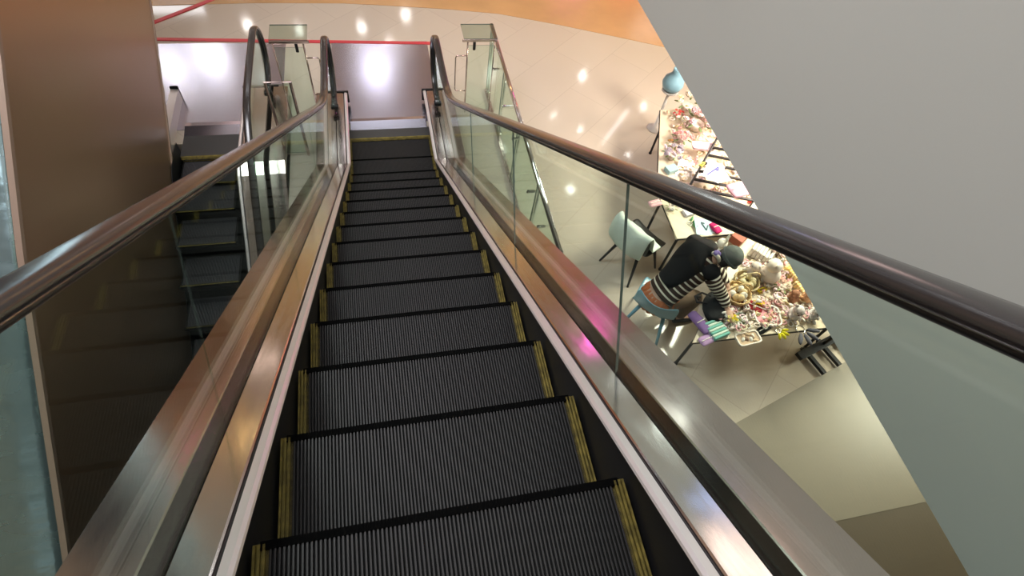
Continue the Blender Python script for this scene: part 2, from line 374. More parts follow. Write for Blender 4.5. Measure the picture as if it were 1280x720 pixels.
def step_meshes(width, depth):
    """tread with ribs along y; nosing at y=0, tread runs to -depth; z=0 on the rib tops"""
    hw = width / 2
    b = MB(); b.box((0, -depth / 2, -0.020), (width - 0.06, depth, 0.020)); 
    base = (b.v, b.f)
    r = MB(); n = int((width - 0.085) / 0.0116); x0 = -(n - 1) * 0.0116 / 2
    for i in range(n): r.box((x0 + i * 0.0116, -depth / 2 - 0.002, -0.006), (0.0050, depth - 0.004, 0.012))
    ribs = (r.v, r.f)
    # curved ribbed riser hanging below the nosing
    q = MB(); prof = [(0.0, -0.012), (-0.012, -0.06), (-0.035, -0.12), (-0.065, -0.18), (-0.10, -0.25)]
    vs = [(sx * (hw - 0.01), y, z) for y, z in prof for sx in (-1, 1)] + [(sx * (hw - 0.01), y - 0.02, z) for y, z in prof for sx in (-1, 1)]
    m_ = len(prof) * 2; fs = []
    for i in range(len(prof) - 1):
        fs.append((2 * i, 2 * i + 1, 2 * i + 3, 2 * i + 2)); fs.append((m_ + 2 * i, m_ + 2 * i + 2, m_ + 2 * i + 3, m_ + 2 * i + 1))
    q.add(vs, fs)
    for i in range(int(width / 0.0232)):
        xx = -hw + 0.02 + i * 0.0232
        for j in range(len(prof) - 1):
            (ya, za), (yb, zb) = prof[j], prof[j + 1]
            if xx < hw - 0.02: q.add([(xx, ya + 0.003, za), (xx + 0.008, ya + 0.003, za), (xx + 0.008, yb + 0.003, zb), (xx, yb + 0.003, zb)], [(0, 1, 2, 3)])
    # yellow demarcation: three ribs on each side
    y_ = [MB(), MB()]
    for s_, mb in ((-1, y_[0]), (1, y_[1])):
        for k in range(3): mb.box((s_ * (hw - 0.034 + k * 0.0125), -depth / 2, -0.004), (0.0065, depth - 0.01, 0.012))
        mb.box((s_ * (hw - 0.024), -depth / 2, -0.016), (0.042, depth - 0.004, 0.012))
    return base, ribs, (q.v, q.f), [(mb.v, mb.f) for mb in y_]

def make_step(parent, width, depth, flip, yellow_front=False):
    base, ribs, riser, ys = step_meshes(width, depth)
    st = link_mesh('step', base[0], base[1], 'step_base', parent)
    link_mesh('tread_ribs', ribs[0], ribs[1], 'step_ribs_lit' if yellow_front else 'step_ribs', st); link_mesh('riser', riser[0], riser[1], 'step_riser', st)
    b = MB(); b.box((0, -0.009, -0.003), (width - 0.05, 0.022, 0.010)); b.build('nosing_shade', 'nosing_shade_black', st)  # black bar drawn in place of the riser shadow between treads
    if not yellow_front:
      for v, f in ys: link_mesh('yellow_side_strip', v, f, 'yellow_paint', st)
    if yellow_front:
        b = MB(); b.box((0, -0.008, -0.002), (width - 0.07, 0.016, 0.008)); b.build('yellow_front_strip', 'yellow_paint', st)
    return st

def copy_step(st):
    c = st.copy(); col.objects.link(c); c.parent = st.parent
    for ch in list(st.children):
        k = ch.copy(); col.objects.link(k); k.parent = c
    return c

def build_sides(E, deckf, sides, half, ys, yend, railx, x_in, railp, cuts, cx, sk=0.0):
    """skirt, trim, decks, glass channel, glass, rails of one flight. half = skirt x; ys = path stations"""
    path = [(y, deckf(y)) for y in ys]
    for s_ in sides:
        def P(l): return [(cx + s_ * (half + x), h) for x, h in l]
        sweep(path, P([(sk, 0.150), (sk + 0.006, 0.150), (sk + 0.006, -0.40), (sk, -0.40)]), 'skirt_panel', 'skirt_black', E)
        sweep(path, P([(sk, 0.150), (-0.002, 0.150), (0.002, 0.157), (0.012, 0.164), (0.034, 0.164), (0.036, 0.128), (sk, 0.128)] if sk > 0 else [(-0.002, 0.128), (0.002, 0.157), (0.012, 0.164), (0.034, 0.164), (0.036, 0.128)]), 'skirt_trim', 'alu_trim', E)
        sweep(path, P([(0.036, 0.146), (0.047, 0.146), (0.047, 0.10), (0.036, 0.10)]), 'trim_groove', 'trim_groove', E)
        sweep(path, P([(0.047, 0.10), (0.047, 0.157), (0.052, 0.162), (x_in - 0.036, 0.164), (x_in - 0.030, 0.160), (x_in - 0.030, 0.10)]), 'inner_deck', 'steel', E)
        sweep(path, P([(x_in - 0.030, 0.10), (x_in - 0.030, 0.166), (x_in - 0.024, 0.172), (x_in + 0.020, 0.172), (x_in + 0.026, 0.166), (x_in + 0.026, 0.10)]), 'glass_channel', 'slot_black', E)
        sweep(path, P([(x_in + 0.026, 0.08), (x_in + 0.026, 0.164), (x_in + 0.032, 0.168), (x_in + 0.204, 0.168), (x_in + 0.210, 0.160), (x_in + 0.210, 0.06)]), 'outer_deck', 'steel_dull', E)
        # end cap closing the decks on the landing, in black, with the handrail inlet collar
        b = MB(); b.box((cx + s_ * (half + x_in / 2 + 0.04), yend + 0.012, deckf(yend) + 0.088), (x_in + 0.115, 0.028, 0.176)); 
        bevel(b.build('deck_end_cap', 'black_metal', E), 0.006)
        rx = cx + s_ * railx
        rail_sweep(railp, rx, 'handrail', E)
        g = offset_path(railp[:-3], -0.026)
        rail_sweep(g, rx, 'handrail_guide', E, 0.018, 0.010, 'black_metal')
        b = MB(); yy, zz = railp[-1]
        b.box((rx, yy + 0.02, zz + 0.03), (0.10, 0.07, 0.05)); bevel(b.build('handrail_inlet', 'black_metal', E), 0.012)
        glass_side(railp, deckf, cx + s_ * (half + x_in) if False else rx, cuts, E)

E1 = empty('escalator', (0, 0, 0))
tag(E1, 'escalator running down the middle of the picture with dark ribbed steps and glass balustrades', 'escalator')
base = None; stp = make_step(E1, 1.065, TR + 0.012, 0)
for k in range(-2, 15):
    s_ = stp if k == -2 else copy_step(stp)
    y = TR * k
    z = Z0 - S * y if k < 11 else {11: 0.415, 12: 0.165, 13: 0.035, 14: 0.006}[k]
    s_.location = (0, y, z)
ysm = [-2.6 + i * 0.25 for i in range(28)] + [4.42, 4.62, 4.68, 4.72, 4.745, 4.77, 4.81, 4.9, 5.1, 5.6, 6.08]
ysm = sorted(set(round(y, 3) for y in ysm))
def rise_main(y):
    v = (Z0 + 1.045 - S * y) - 1.10
    return sp(v, 0.10)
rp1 = rail_path(None, 0, 1.10, 5.80, 0.385, -2.6, rise_main)
# joints run square to the slope: from the rail at y to the deck at y - ds
cuts = [(y, y - 0.42) for y in (-0.55, 0.77, 2.09, 3.41)]
build_sides(E1, deck_line_main, (-1, 1), 0.502, ysm, 6.08, 0.655, 0.180, rp1, cuts, 0.0, 0.038)
b = MB(); b.box((0, 5.475, 0.002), (1.06, 0.19, 0.012)); b.build('comb_plate', 'comb_dark', E1)
b = MB()
for i in range(90): b.box((-0.516 + i * 0.0116, 5.365, 0.008), (0.0062, 0.045, 0.008))
b.box((0, 5.392, 0.010), (1.055, 0.022, 0.006)); b.build('comb_teeth', 'yellow_paint', E1)
# landing floor plate with its slightly ramped front strip
b = MB(); b.box((0.0, 6.62, -0.004), (1.42, 1.84, 0.024)); bevel(b.build('landing_plate', 'steel_plate', E1), 0.004)
b = MB(); vs = [(-0.495, 5.565, 0.008), (0.495, 5.565, 0.008), (0.495, 5.71, 0.034), (-0.495, 5.71, 0.034), (0.495, 5.80, 0.006), (-0.495, 5.80, 0.006)]
b.add(vs, [(0, 1, 2, 3), (3, 2, 4, 5)]); b.build('plate_front_strip', 'steel_plate', E1)
# truss cladding below the flight
cl = [(-2.6, Z0 + S * 2.6), (YK, 0.0), (5.0, -0.05)]
sweep(cl, [(-0.91, 0.05), (-0.91, -1.0), (0.91, -1.0), (0.91, 0.05), (0.90, 0.05), (0.90, -0.98), (-0.90, -0.98), (-0.90, 0.05)], 'truss_cladding', 'cladding_dark', E1)

# the flight on the left, going on down into the well
E2 = empty('escalator', (0, 0, 0))
tag(E2, 'narrower escalator at the left going down into the dark well beneath, beside the brown cladding', 'escalator')
CX2 = -2.15
W2 = 0.69
yst = make_step(E2, W2 - 0.015, TR + 0.012, 0, True)
ez = [0.0, -0.045, -0.19, -0.42]
for k in range(0, 12):
    s_ = yst if k == 0 else copy_step(yst)
    y = 4.75 - TR * k; z = ez[k] if k < 4 else -0.42 - S * TR * (k - 3)
    s_.rotation_euler = (0, 0, math.pi); s_.location = (CX2, y, z)
s_ = copy_step(yst); s_.rotation_euler = (0, 0, math.pi); s_.location = (CX2, 5.13, 0.004)
ys2 = sorted(set([0.4 + i * 0.3 for i in range(15)] + [4.75, 4.9, 4.95, 5.0, 5.3, 5.7, 6.3]))
def deck2(y): return min(S * (y - 4.85), 0.0)
def rise2(y): return -sp(-(S * (y - 4.80)), 0.10)
rp2 = rail_path(None, 0, 1.02, 6.15, 0.36, 0.4, rise2)
build_sides(E2, deck2, (1,), W2 / 2, ys2, 6.3, 0.680, 0.335, rp2, [(1.9, 2.3), (3.2, 3.6), (4.5, 4.75)], CX2)
sweep([(y, deck2(y)) for y in ys2 if y < 5.4], [(CX2 - 0.345, 0.157), (CX2 - 0.345, -0.4), (CX2 - 0.350, -0.4), (CX2 - 0.350, 0.157)], 'skirt_panel', 'skirt_black', E2)
sweep([(y, deck2(y)) for y in ys2 if y > 5.2], [(CX2 - 0.44, 0.0), (CX2 - 0.44, 0.164), (CX2 - 0.53, 0.170), (CX2 - 0.53, 0.0)], 'inner_deck', 'alu_trim', E2)
b = MB(); b.box((CX2 - 0.485, 6.31, 0.10), (0.10, 0.03, 0.20)); bevel(b.build('deck_end_cap', 'black_metal', E2), 0.01)
b = MB(); b.box((CX2, 5.40, 0.002), (W2, 0.36, 0.012)); b.build('comb_plate', 'comb_dark', E2)
b = MB()
for i in range(56): b.box((CX2 - 0.32 + i * 0.0116, 5.18, 0.010), (0.0062, 0.045, 0.008))
b.box((CX2, 5.205, 0.012), (W2 - 0.02, 0.024, 0.006)); b.build('comb_teeth', 'yellow_paint', E2)
b = MB(); b.box((-2.30, 6.62, -0.004), (1.90, 1.84, 0.024)); bevel(b.build('landing_plate', 'steel_plate', E2), 0.004)
b = MB(); b.add([(CX2 - W2 / 2, 5.58, 0.008), (CX2 + W2 / 2, 5.58, 0.008), (CX2 + W2 / 2, 5.74, 0.034), (CX2 - W2 / 2, 5.74, 0.034), (CX2 + W2 / 2, 5.84, 0.006), (CX2 - W2 / 2, 5.84, 0.006)],
                [(0, 1, 2, 3), (3, 2, 4, 5)]); b.build('plate_front_strip', 'steel_plate', E2)

# the flight crossing above at the far left: brown side cladding with a steel deck on top
E3 = empty('escalator', (0, 0, 0))
tag(E3, 'escalator flight at the far left clad in glossy brown panels with grey steel deck', 'escalator')
PX = -2.51
bot = [(-1.5, -4.42), (3.34, -1.13), (4.62, -0.13), (5.40, 0.43), (5.74, 0.69), (6.43, 1.24), (8.4, 2.78)]
top = [(-1.5, -1.09), (0.776, 0.535), (2.37, 1.73), (3.65, 2.58), (5.5, 3.93), (8.4, 6.0)]
def lin(l, y):
    for (a, za), (b_, zb) in zip(l, l[1:]):
        if a <= y <= b_: return za + (zb - za) * (y - a) / (b_ - a)
yy = [-1.5 + 9.9 * i / 33 for i in range(34)]
vs = []; fs = []
for y in yy: zb, zt = lin(bot, y), lin(top, y); vs += [(PX, y, zb), (PX, y, zt), (PX - 0.04, y, zb), (PX - 0.04, y, zt)]
for i in range(len(yy) - 1):
    a, c = 4 * i, 4 * i + 4; fs += [(a, c, c + 1, a + 1), (a + 2, a + 3, c + 3, c + 2), (a, a + 2, c + 2, c), (a + 1, c + 1, c + 3, a + 3)]
link_mesh('side_cladding', vs, fs, 'brown_panel', E3)
sweep([(y, lin(bot, y)) for y in yy], [(PX + 0.012, 0.0), (PX + 0.012, 0.035), (PX - 0.05, 0.035), (PX - 0.05, 0.0)], 'lower_trim', 'panel_trim', E3)
sweep([(y, lin(top, y)) for y in yy], [(PX + 0.010, -0.03), (PX + 0.010, 0.012), (PX - 0.03, 0.012), (PX - 0.03, -0.03)], 'upper_trim', 'panel_trim', E3)
dp = [(PX - 0.03, -0.05)] + [(PX - 0.03 - 0.17 * (1 - math.cos(a)), 0.0 + 0.06 * math.sin(a)) for a in [math.pi / 2 * i / 6 for i in range(7)]] + [(PX - 0.52, 0.05), (PX - 0.54, 0.02), (PX - 0.54, -0.05)]
sweep([(y, lin(top, y)) for y in yy], dp, 'steel_deck', 'steel_teal', E3, smooth=True)
sweep([(y, lin(top, y)) for y in yy], [(PX - 0.54, -0.1), (PX - 0.54, 0.03), (PX - 0.62, 0.03), (PX - 0.62, -0.1)], 'glass_channel', 'slot_black', E3)
sweep([(y, lin(top, y)) for y in yy], [(PX - 0.62, -0.4), (PX - 0.62, 0.0), (PX - 1.5, 0.0), (PX - 1.5, -0.4)], 'inner_body', 'skirt_black', E3)
sweep([(y, lin(bot, y)) for y in yy], [(PX - 0.05, 0.0), (PX - 0.05, 0.03), (PX - 1.4, 0.03), (PX - 1.4, 0.0)], 'underside_panel', 'pit_dark', E3)

# ------------------------------------------------------------------ glass guard rail right of the escalator
G = empty('glass_guardrail', (1.43, 4.5, 0))
tag(G, 'long glass guard with chrome top rail standing on the floor right of the escalator', 'guard rail')
def gl_box(name, c, d, parent, material='guard_glass'):
    b = MB(); b.box(c, d); vs, fs = b.v, b.f
    big = max(range(3), key=lambda i: 0); t = min(range(3), key=lambda i: d[i])
    fm = []
    for f in fs:
        cc = sum((vs[i] for i in f), Vector()) / 4 - Vector(c); fm.append(0 if abs(abs(cc[t]) - d[t] / 2) < 1e-6 else 1)
    return link_mesh(name, vs, fs, material, parent, mats=[material, 'glass_edge'], fmat=fm)
gy = [-1.9, -1.0, -0.02, 0.90, 1.80]
for a, c in zip(gy, gy[1:]): gl_box('glass_panel', (0, (a + c) / 2, 0.50), (0.012, c - a - 0.016, 0.93), G)
b = MB(); b.tube([(0, -1.95, 1.0), (0, 1.82, 1.0)], 0.026, 12); b.build('top_rail', 'chrome', G, True)
for y in gy:
    b = MB(); b.tube([(0.03, y, 0.0), (0.03, y, 0.98)], 0.013, 8); b.lathe([(0.04, 0), (0.04, 0.012)], (0.03, y, 0), 12); b.build('post', 'chrome', G, True)
for y in (-1.42, -0.93, -0.1, 0.47, 1.2):
    b = MB(); b.box((-0.03, y, 0.78), (0.075, 0.028, 0.020)); b.lathe([(0.018, -0.012), (0.018, 0.012)], (-0.065, y, 0.78), 12); bevel(b.build('bracket', 'chrome', G), 0.003)
b = MB(); b.box((0, -0.05, 0.02), (0.04, 3.7, 0.04)); b.build('base_channel', 'steel_dull', G)

# small glass barriers closing the gaps beside the newels
def barrier(label, x, mirror, loc_y=5.95):
    B = empty('glass_barrier', (x, loc_y, 0)); B['label'] = label; B['category'] = 'barrier'; B['group'] = 'glass barriers beside the newels'
    m_ = mirror
    gl_box('top_plate', (0.12 * m_, 0.06, 1.10), (0.42, 0.32, 0.012), B, 'frost_glass')
    b = MB(); b.box((0.11 * m_, -0.105, 1.085), (0.44, 0.022, 0.032)); bevel(b.build('top_frame', 'steel_dull', B), 0.004)
    b = MB(); b.tube([(-0.04 * m_, -0.09, 0.0), (-0.04 * m_, -0.09, 1.08)], 0.010, 8); b.build('post', 'steel_dull', B, True)
    b = MB(); b.tube([(0.30 * m_, -0.09, 0.0), (0.30 * m_, -0.09, 1.08)], 0.008, 8); b.build('post', 'steel_dull', B, True)
    gl_box('glass_panel', (0.13 * m_, -0.09, 0.52), (0.33, 0.008, 0.98), B)
    pts = [(-0.045, 0.87), (-0.155, 0.87), (-0.178, 0.862), (-0.186, 0.84), (-0.186, 0.38), (-0.178, 0.358), (-0.155, 0.35), (-0.045, 0.35)]
    b = MB(); b.tube([(px * m_, -0.09, z) for px, z in pts], 0.0085, 8); b.build('handle', 'steel_dull', B, True)
    b = MB(); b.box((0.04 * m_, -0.105, 1.02), (0.035, 0.02, 0.12)); b.box((0.04 * m_, -0.09, 0.965), (0.022, 0.03, 0.03)); bevel(b.build('hook', 'black_metal', B), 0.004)
    return B
glass_mat('frost_glass', (0.80, 0.86, 0.82))
barrier('clear glass barrier with a U shaped handle to the right of the escalator newel', 1.09, 1)
barrier('clear glass barrier with a U shaped handle in the gap between the two escalators', -0.93, -1)
# chrome framed glass screen in the gap nearer the left newel
F = empty('glass_screen', (-1.12, 5.15, 0)); F['label'] = 'low framed glass screen standing in the gap between the two escalator newels'; F['category'] = 'glass screen'
b = MB(); b.tube([(-0.16, 0, 0), (-0.16, 0, 1.06), (0.10, 0, 1.06), (0.10, 0, 0)], 0.017, 8); b.build('frame', 'steel_dull', F)
gl_box('glass_panel', (-0.03, 0, 0.54), (0.22, 0.008, 0.98), F)

# ------------------------------------------------------------------ lights of the place (fixtures) and added glowing panels
def disc(name, loc, r, label, group):
    T = empty(name, loc); T['label'] = label; T['category'] = 'ceiling light'; T['group'] = group
    b = MB(); b.lathe([(r, -0.012), (r, -0.006)], (0, 0, 0), 16); b.build('lamp_lens', 'spot_glow', T)
    b = MB(); n = 20
    ring = []
    for k in range(n):
        a = 2 * math.pi * k / n
        for rr, z in ((r + 0.002, -0.014), (r + 0.025, -0.014), (r + 0.025, 0.0), (r + 0.002, 0.0)): ring.append((rr * math.cos(a), rr * math.sin(a), z))
    b.add(ring, [(4 * k + j, 4 * k + (j + 1) % 4, 4 * ((k + 1) % n) + (j + 1) % 4, 4 * ((k + 1) % n) + j) for k in range(n) for j in range(4)])
    b.build('trim_ring', 'ceiling_white', T)
low = [((2.188, 4.276), (3.636, 7.227), 0.085), ((2.31, 5.704), (3.837, 9.566), 0.045), ((2.623, 5.396), (4.35, 9.061), 0.045), ((2.887, 5.115), (4.782, 8.6), 0.045), ((3.167, 4.839), (5.24, 8.148), 0.045), ((3.739, 5.841), (6.179, 9.792), 0.055)]
far = [((2.991, 6.6), (4.952, 11.035), 0.08), ((1.536, 6.594), (2.567, 11.026), 0.07), ((0.453, 8.265), (0.793, 13.764), 0.10), ((-0.25, 7.912), (-0.36, 13.186), 0.09), ((0.144, 7.485), (0.285, 12.486), 0.08), ((1.444, 5.072), (2.416, 8.531), 0.07),
       ((-1.896, 7.988), (-3.058, 13.31), 0.10), ((-1.167, 7.856), (-1.863, 13.094), 0.08), ((-2.291, 7.204), (-3.706, 12.026), 0.16), ((-2.795, 6.893), (-4.531, 11.516), 0.14)]
def ceil_point(P, C32, H): return (P[0] + (C32[0] - P[0]) * H / 3.2, P[1] + (C32[1] - P[1]) * H / 3.2)
for P, Cc, r in low + far:
    x, y = ceil_point(P, Cc, 2.8)
    if x > 2.2 and y < 8.9: disc('downlight', (x, y, 2.8), r * 0.9, 'round recessed downlight in the low ceiling behind the grey bulkhead', 'downlights of the low ceiling'); continue
    x, y = ceil_point(P, Cc, 4.6)
    disc('downlight', (x, max(y, 11.1), 4.6), r * 1.2, 'round recessed downlight in the far ceiling beyond the landing', 'downlights of the far ceiling')
def panel_light(loc, d, material, label, group, rz=0.0, name='ceiling_light'):
    T = empty(name, loc, rz); T['label'] = label; T['category'] = 'ceiling light' if 'light' in name else 'sign'
    if group: T['group'] = group
    b = MB(); b.box((0, 0, 0), d); b.build('diffuser', material, T)
    f = MB(); t = min(range(3), key=lambda i: d[i]); o_ = [i for i in range(3) if i != t]
    for ax in o_:
        other = [i for i in o_ if i != ax][0]
        for sg in (-1, 1):
            c = [0, 0, 0]; c[other] = sg * (d[other] / 2 + 0.02); dd = [0, 0, 0]; dd[ax] = d[ax] + 0.08; dd[other] = 0.04; dd[t] = d[t] + 0.02
            f.box(c, dd)
    f.build('frame', 'steel_dull', T)
# linear lamp seen as the slanted streak on the tiles, long lamps over the far aisle, cove, atrium panels
panel_light((5.35, 9.3, 2.75) if False else (5.0, 8.65, 2.77), (0.06, 1.3, 0.03), 'lamp_cool', 'long slim lamp in the low ceiling', None, R(-42))
for x, y in ((-0.12, 13.2), (-4.6, 13.6)): panel_light((x, y, 4.57), (0.8, 0.3, 0.03), 'lamp_cool', 'rectangular light panel in the far ceiling', 'light panels of the far ceiling')
for x in (-3.2, -0.2, 2.9, 5.9): panel_light((x, 10.94, 5.55), (1.3, 0.05, 0.35), 'gallery_glow', 'added glowing panel on the upper gallery front', 'added gallery panels')  # added out of view to feed the deck reflections
for x in (1.2, 4.2): panel_light((x, 18.9, 3.2), (1.4, 0.06, 0.4), 'lamp_warm', 'warm lit panel above the far shops', 'warm shop lights')
for x, y in ((-6.5, 3), (1.2, 8), (-0.1, 12.9), (-3.4, 12.9), (1.0, 1.0)): panel_light((x, y, 9.96), (2.2, 1.0, 0.05), 'lamp_cool', 'large light panel in the atrium ceiling', 'atrium light panels')
# lit shop signs down the aisle, seen only as colour on the steel decks
panel_light((5.3, 14.0, 2.0), (0.9, 0.06, 0.5), 'sign_magenta', 'glowing magenta shop sign', None, 0, 'unseen_sign')
panel_light((6.95, 14.0, 2.35), (0.8, 0.06, 0.45), 'sign_red', 'glowing red shop sign', None, 0, 'unseen_sign')
panel_light((8.0, 14.0, 3.75), (1.0, 0.06, 0.30), 'lamp_cool', 'glowing white shop sign', None, 0, 'unseen_sign')
panel_light((-3.6, 14.0, 1.25), (0.8, 0.06, 0.4), 'sign_pink', 'glowing pink shop sign', None, 0, 'unseen_sign')
panel_light((-4.7, 14.0, 3.15), (1.2, 0.06, 0.22), 'lamp_cool', 'glowing white strip sign', None, 0, 'unseen_sign')
# glowing bars added to the bulkhead, just above the picture, to streak the decks
panel_light((1.975, 2.85, 3.64), (0.04, 0.70, 0.08), 'streak_glow_white', 'slim glowing white bar added on the grey bulkhead', None, 0, 'unseen_sign')
panel_light((1.975, 2.45, 4.24), (0.04, 0.70, 0.07), 'streak_glow_blue', 'slim glowing blue bar added on the grey bulkhead', None, 0, 'unseen_sign')
panel_light((1.975, 2.20, 4.60), (0.04, 1.00, 0.40), 'sign_pink', 'glowing peach panel added on the grey bulkhead', None, 0, 'unseen_sign')
# ------------------------------------------------------------------ craft stall under the low ceiling
def at(px, py, z):
    """point where the sight line of a pixel meets height z (used once, to read positions off the photograph)"""
    d = RT * ((px - 640) / FPX) - UP * ((py - 360) / FPX) - BK
    t = (z - CAM.z) / d.z; return CAM + d * t
TZ = 0.66
def table(label, pts, legs):
    cx = sum(p[0] for p in pts) / len(pts); cy = sum(p[1] for p in pts) / len(pts)
    T = empty('display_table', (cx, cy, 0)); T['label'] = label; T['category'] = 'table'
    loc = [(x - cx, y - cy) for x, y in pts]
    bevel(poly_slab('table_top', loc, TZ - 0.03, TZ, 'table_cream', None, T), 0.004)
    b = MB(); b.tube([(x * 0.995, y * 0.995, TZ - 0.02) for x, y in loc], 0.014, 8, closed=True); b.build('edge_frame', 'black_metal', T)
    for x, y in legs:
        b = MB(); b.tube([((x - cx), (y - cy), 0), ((x - cx), (y - cy), TZ - 0.03)], 0.016, 8); b.lathe([(0.022, 0), (0.022, 0.012)], (x - cx, y - cy, 0), 10); b.build('leg', 'black_metal', T)
    return T
table('cream topped display table heaped with plush and hair goods in front of the seated person', [(2.56, 1.63), (3.63, 2.80), (4.95, 2.80), (4.25, 1.60)], [(2.68, 1.72), (3.64, 2.72), (4.8, 2.72), (4.2, 1.68)])
table('cream topped display table behind, with the black rack and pink flowers', [(2.88, 2.86), (2.90, 3.55), (3.45, 4.95), (4.95, 4.95), (4.95, 2.86)], [(2.94, 2.92), (2.97, 3.5), (3.5, 4.85), (4.88, 4.88)])

def new_thing(name, p, label, cat, group=None, rz=0.0):
    o = empty(name, p, rz); o['label'] = label; o['category'] = cat
    if group: o['group'] = group
    return o
CC = {}
def cm(c, rough=0.8):
    k = (c, rough)
    if k not in CC:
        CC[k] = 'dye_%d' % len(CC); cloth(CC[k], c, rough)
    return CC[k]
def plush(p, s, c, label, c2=None, rz=0.0, ears='round'):
    T = new_thing('plush_toy', p, label, 'plush toy', None, rz); m_ = cm(c); e_ = cm(c2 or c)
    b = MB(); b.blob((0, 0, 0.42 * s), (0.42 * s, 0.36 * s, 0.42 * s), 16, 12, amp=0.14, seed=p[0]); b.build('body', m_, T, True)
    b = MB(); b.blob((0.10 * s, 0, 0.95 * s), (0.32 * s, 0.34 * s, 0.30 * s), 16, 12, amp=0.10, seed=p[1]); b.build('head', m_, T, True)
    for sg in (-1, 1):
        b = MB()
        if ears == 'long': b.blob((0.0, sg * 0.17 * s, 1.38 * s), (0.07 * s, 0.09 * s, 0.28 * s), 10, 8)
        else: b.blob((0.02 * s, sg * 0.24 * s, 1.20 * s), (0.06 * s, 0.11 * s, 0.11 * s), 10, 8)
        b.build('ear', e_, T, True)
        b = MB(); b.blob((0.30 * s, sg * 0.26 * s, 0.50 * s), (0.20 * s, 0.10 * s, 0.10 * s), 10, 8); b.build('arm', m_, T, True)
        b = MB(); b.blob((0.40 * s, sg * 0.20 * s, 0.11 * s), (0.22 * s, 0.12 * s, 0.11 * s), 10, 8); b.build('foot', e_, T, True)
        b = MB(); b.blob((0.39 * s, sg * 0.12 * s, 1.02 * s), 0.035 * s, 8, 6); b.build('eye', 'black_metal', T, True)
    b = MB(); b.blob((0.42 * s, 0, 0.90 * s), (0.05 * s, 0.06 * s, 0.04 * s), 8, 6); b.build('nose', cm((0.25, 0.12, 0.10)), T, True)
    return T
def flowers(p, s, cs, label, n=16, seed=1):
    T = new_thing('flower_bunch', p, label, 'flowers'); rnd = random.Random(seed)
    b = MB(); b.lathe([(0.16 * s, 0), (0.20 * s, 0.05 * s), (0.26 * s, 0.30 * s), (0.24 * s, 0.31 * s)], (0, 0, 0), 14); b.build('pot', cm((0.72, 0.62, 0.55), 0.5), T, True)
    for i in range(n):
        a = rnd.uniform(0, 6.28); q = math.sqrt(rnd.uniform(0, 1)) * 0.55 * s; c = Vector((q * math.cos(a), q * math.sin(a), s * (0.62 - 0.35 * (q / s) ** 2 + rnd.uniform(-.06, .06))))
        b = MB(); tilt = Matrix.Rotation(rnd.uniform(-.6, .6), 3, 'X') @ Matrix.Rotation(rnd.uniform(-.6, .6), 3, 'Y'); rr = s * rnd.uniform(0.11, 0.16)
        for lay, (k, ri, zz) in enumerate(((6, 1.0, 0), (5, 0.6, 0.25))):
            for j in range(k):
                t = 2 * math.pi * j / k + lay * 0.5
                M = tilt @ Matrix.Rotation(t, 3, 'Z') @ Matrix.Rotation(-0.5 - 0.4 * lay, 3, 'Y')
                b.blob(c + tilt @ Vector((math.cos(t) * rr * ri * 0.55, math.sin(t) * rr * ri * 0.55, zz * rr)), (rr * 0.55 * ri + 0.003, rr * 0.42, rr * 0.10), 7, 4, M=M)
        b.blob(c + tilt @ Vector((0, 0, rr * 0.2)), rr * 0.2, 6, 4)
        b.build('blossom', cm(cs[i % len(cs)]), T, True)
    b = MB()
    for i in range(7):
        a = i * 0.9; b.blob((0.45 * s * math.cos(a), 0.45 * s * math.sin(a), 0.36 * s), (0.16 * s, 0.06 * s, 0.015 * s), 8, 5, M=Matrix.Rotation(a, 3, 'Z'))
    b.build('leaves', cm((0.20, 0.26, 0.12)), T, True)
    return T
def bow(p, s, c, label, rz=0.0):
    T = new_thing('hair_bow', p, label, 'hair bow', None, rz); m_ = cm(c, 0.6)
    for sg in (-1, 1):
        b = MB()
        pts = [(0, 0, 0.02), (sg * 0.35 * s, 0.20 * s, 0.09 * s), (sg * 0.55 * s, 0.10 * s, 0.12 * s), (sg * 0.55 * s, -0.10 * s, 0.12 * s), (sg * 0.35 * s, -0.20 * s, 0.09 * s)]
        vs = []; n = len(pts)
        for x, y, z in pts: vs += [(x, y, 0.002), (x, y, z + 0.06 * s)]
        b.add(vs, [(2 * i, 2 * ((i + 1) % n), 2 * ((i + 1) % n) + 1, 2 * i + 1) for i in range(n)] + [tuple(2 * i + 1 for i in range(n)), tuple(2 * i for i in range(n))[::-1]])
        subsurf(b.build('loop', m_, T, True), 1)
        b = MB(); b.add([(0, -0.05 * s, 0.002), (sg * 0.10 * s, -0.08 * s, 0.002), (sg * 0.42 * s, -0.55 * s, 0.002), (sg * 0.22 * s, -0.55 * s, 0.002), (0, -0.05 * s, 0.02), (sg * 0.10 * s, -0.08 * s, 0.02), (sg * 0.42 * s, -0.55 * s, 0.012), (sg * 0.22 * s, -0.55 * s, 0.012)],
                        [(4, 5, 6, 7), (0, 3, 2, 1), (0, 1, 5, 4), (1, 2, 6, 5), (2, 3, 7, 6), (3, 0, 4, 7)]); b.build('tail', m_, T)
    b = MB(); b.blob((0, 0, 0.10 * s), (0.10 * s, 0.13 * s, 0.11 * s), 10, 6); b.build('knot', m_, T, True)
    return T
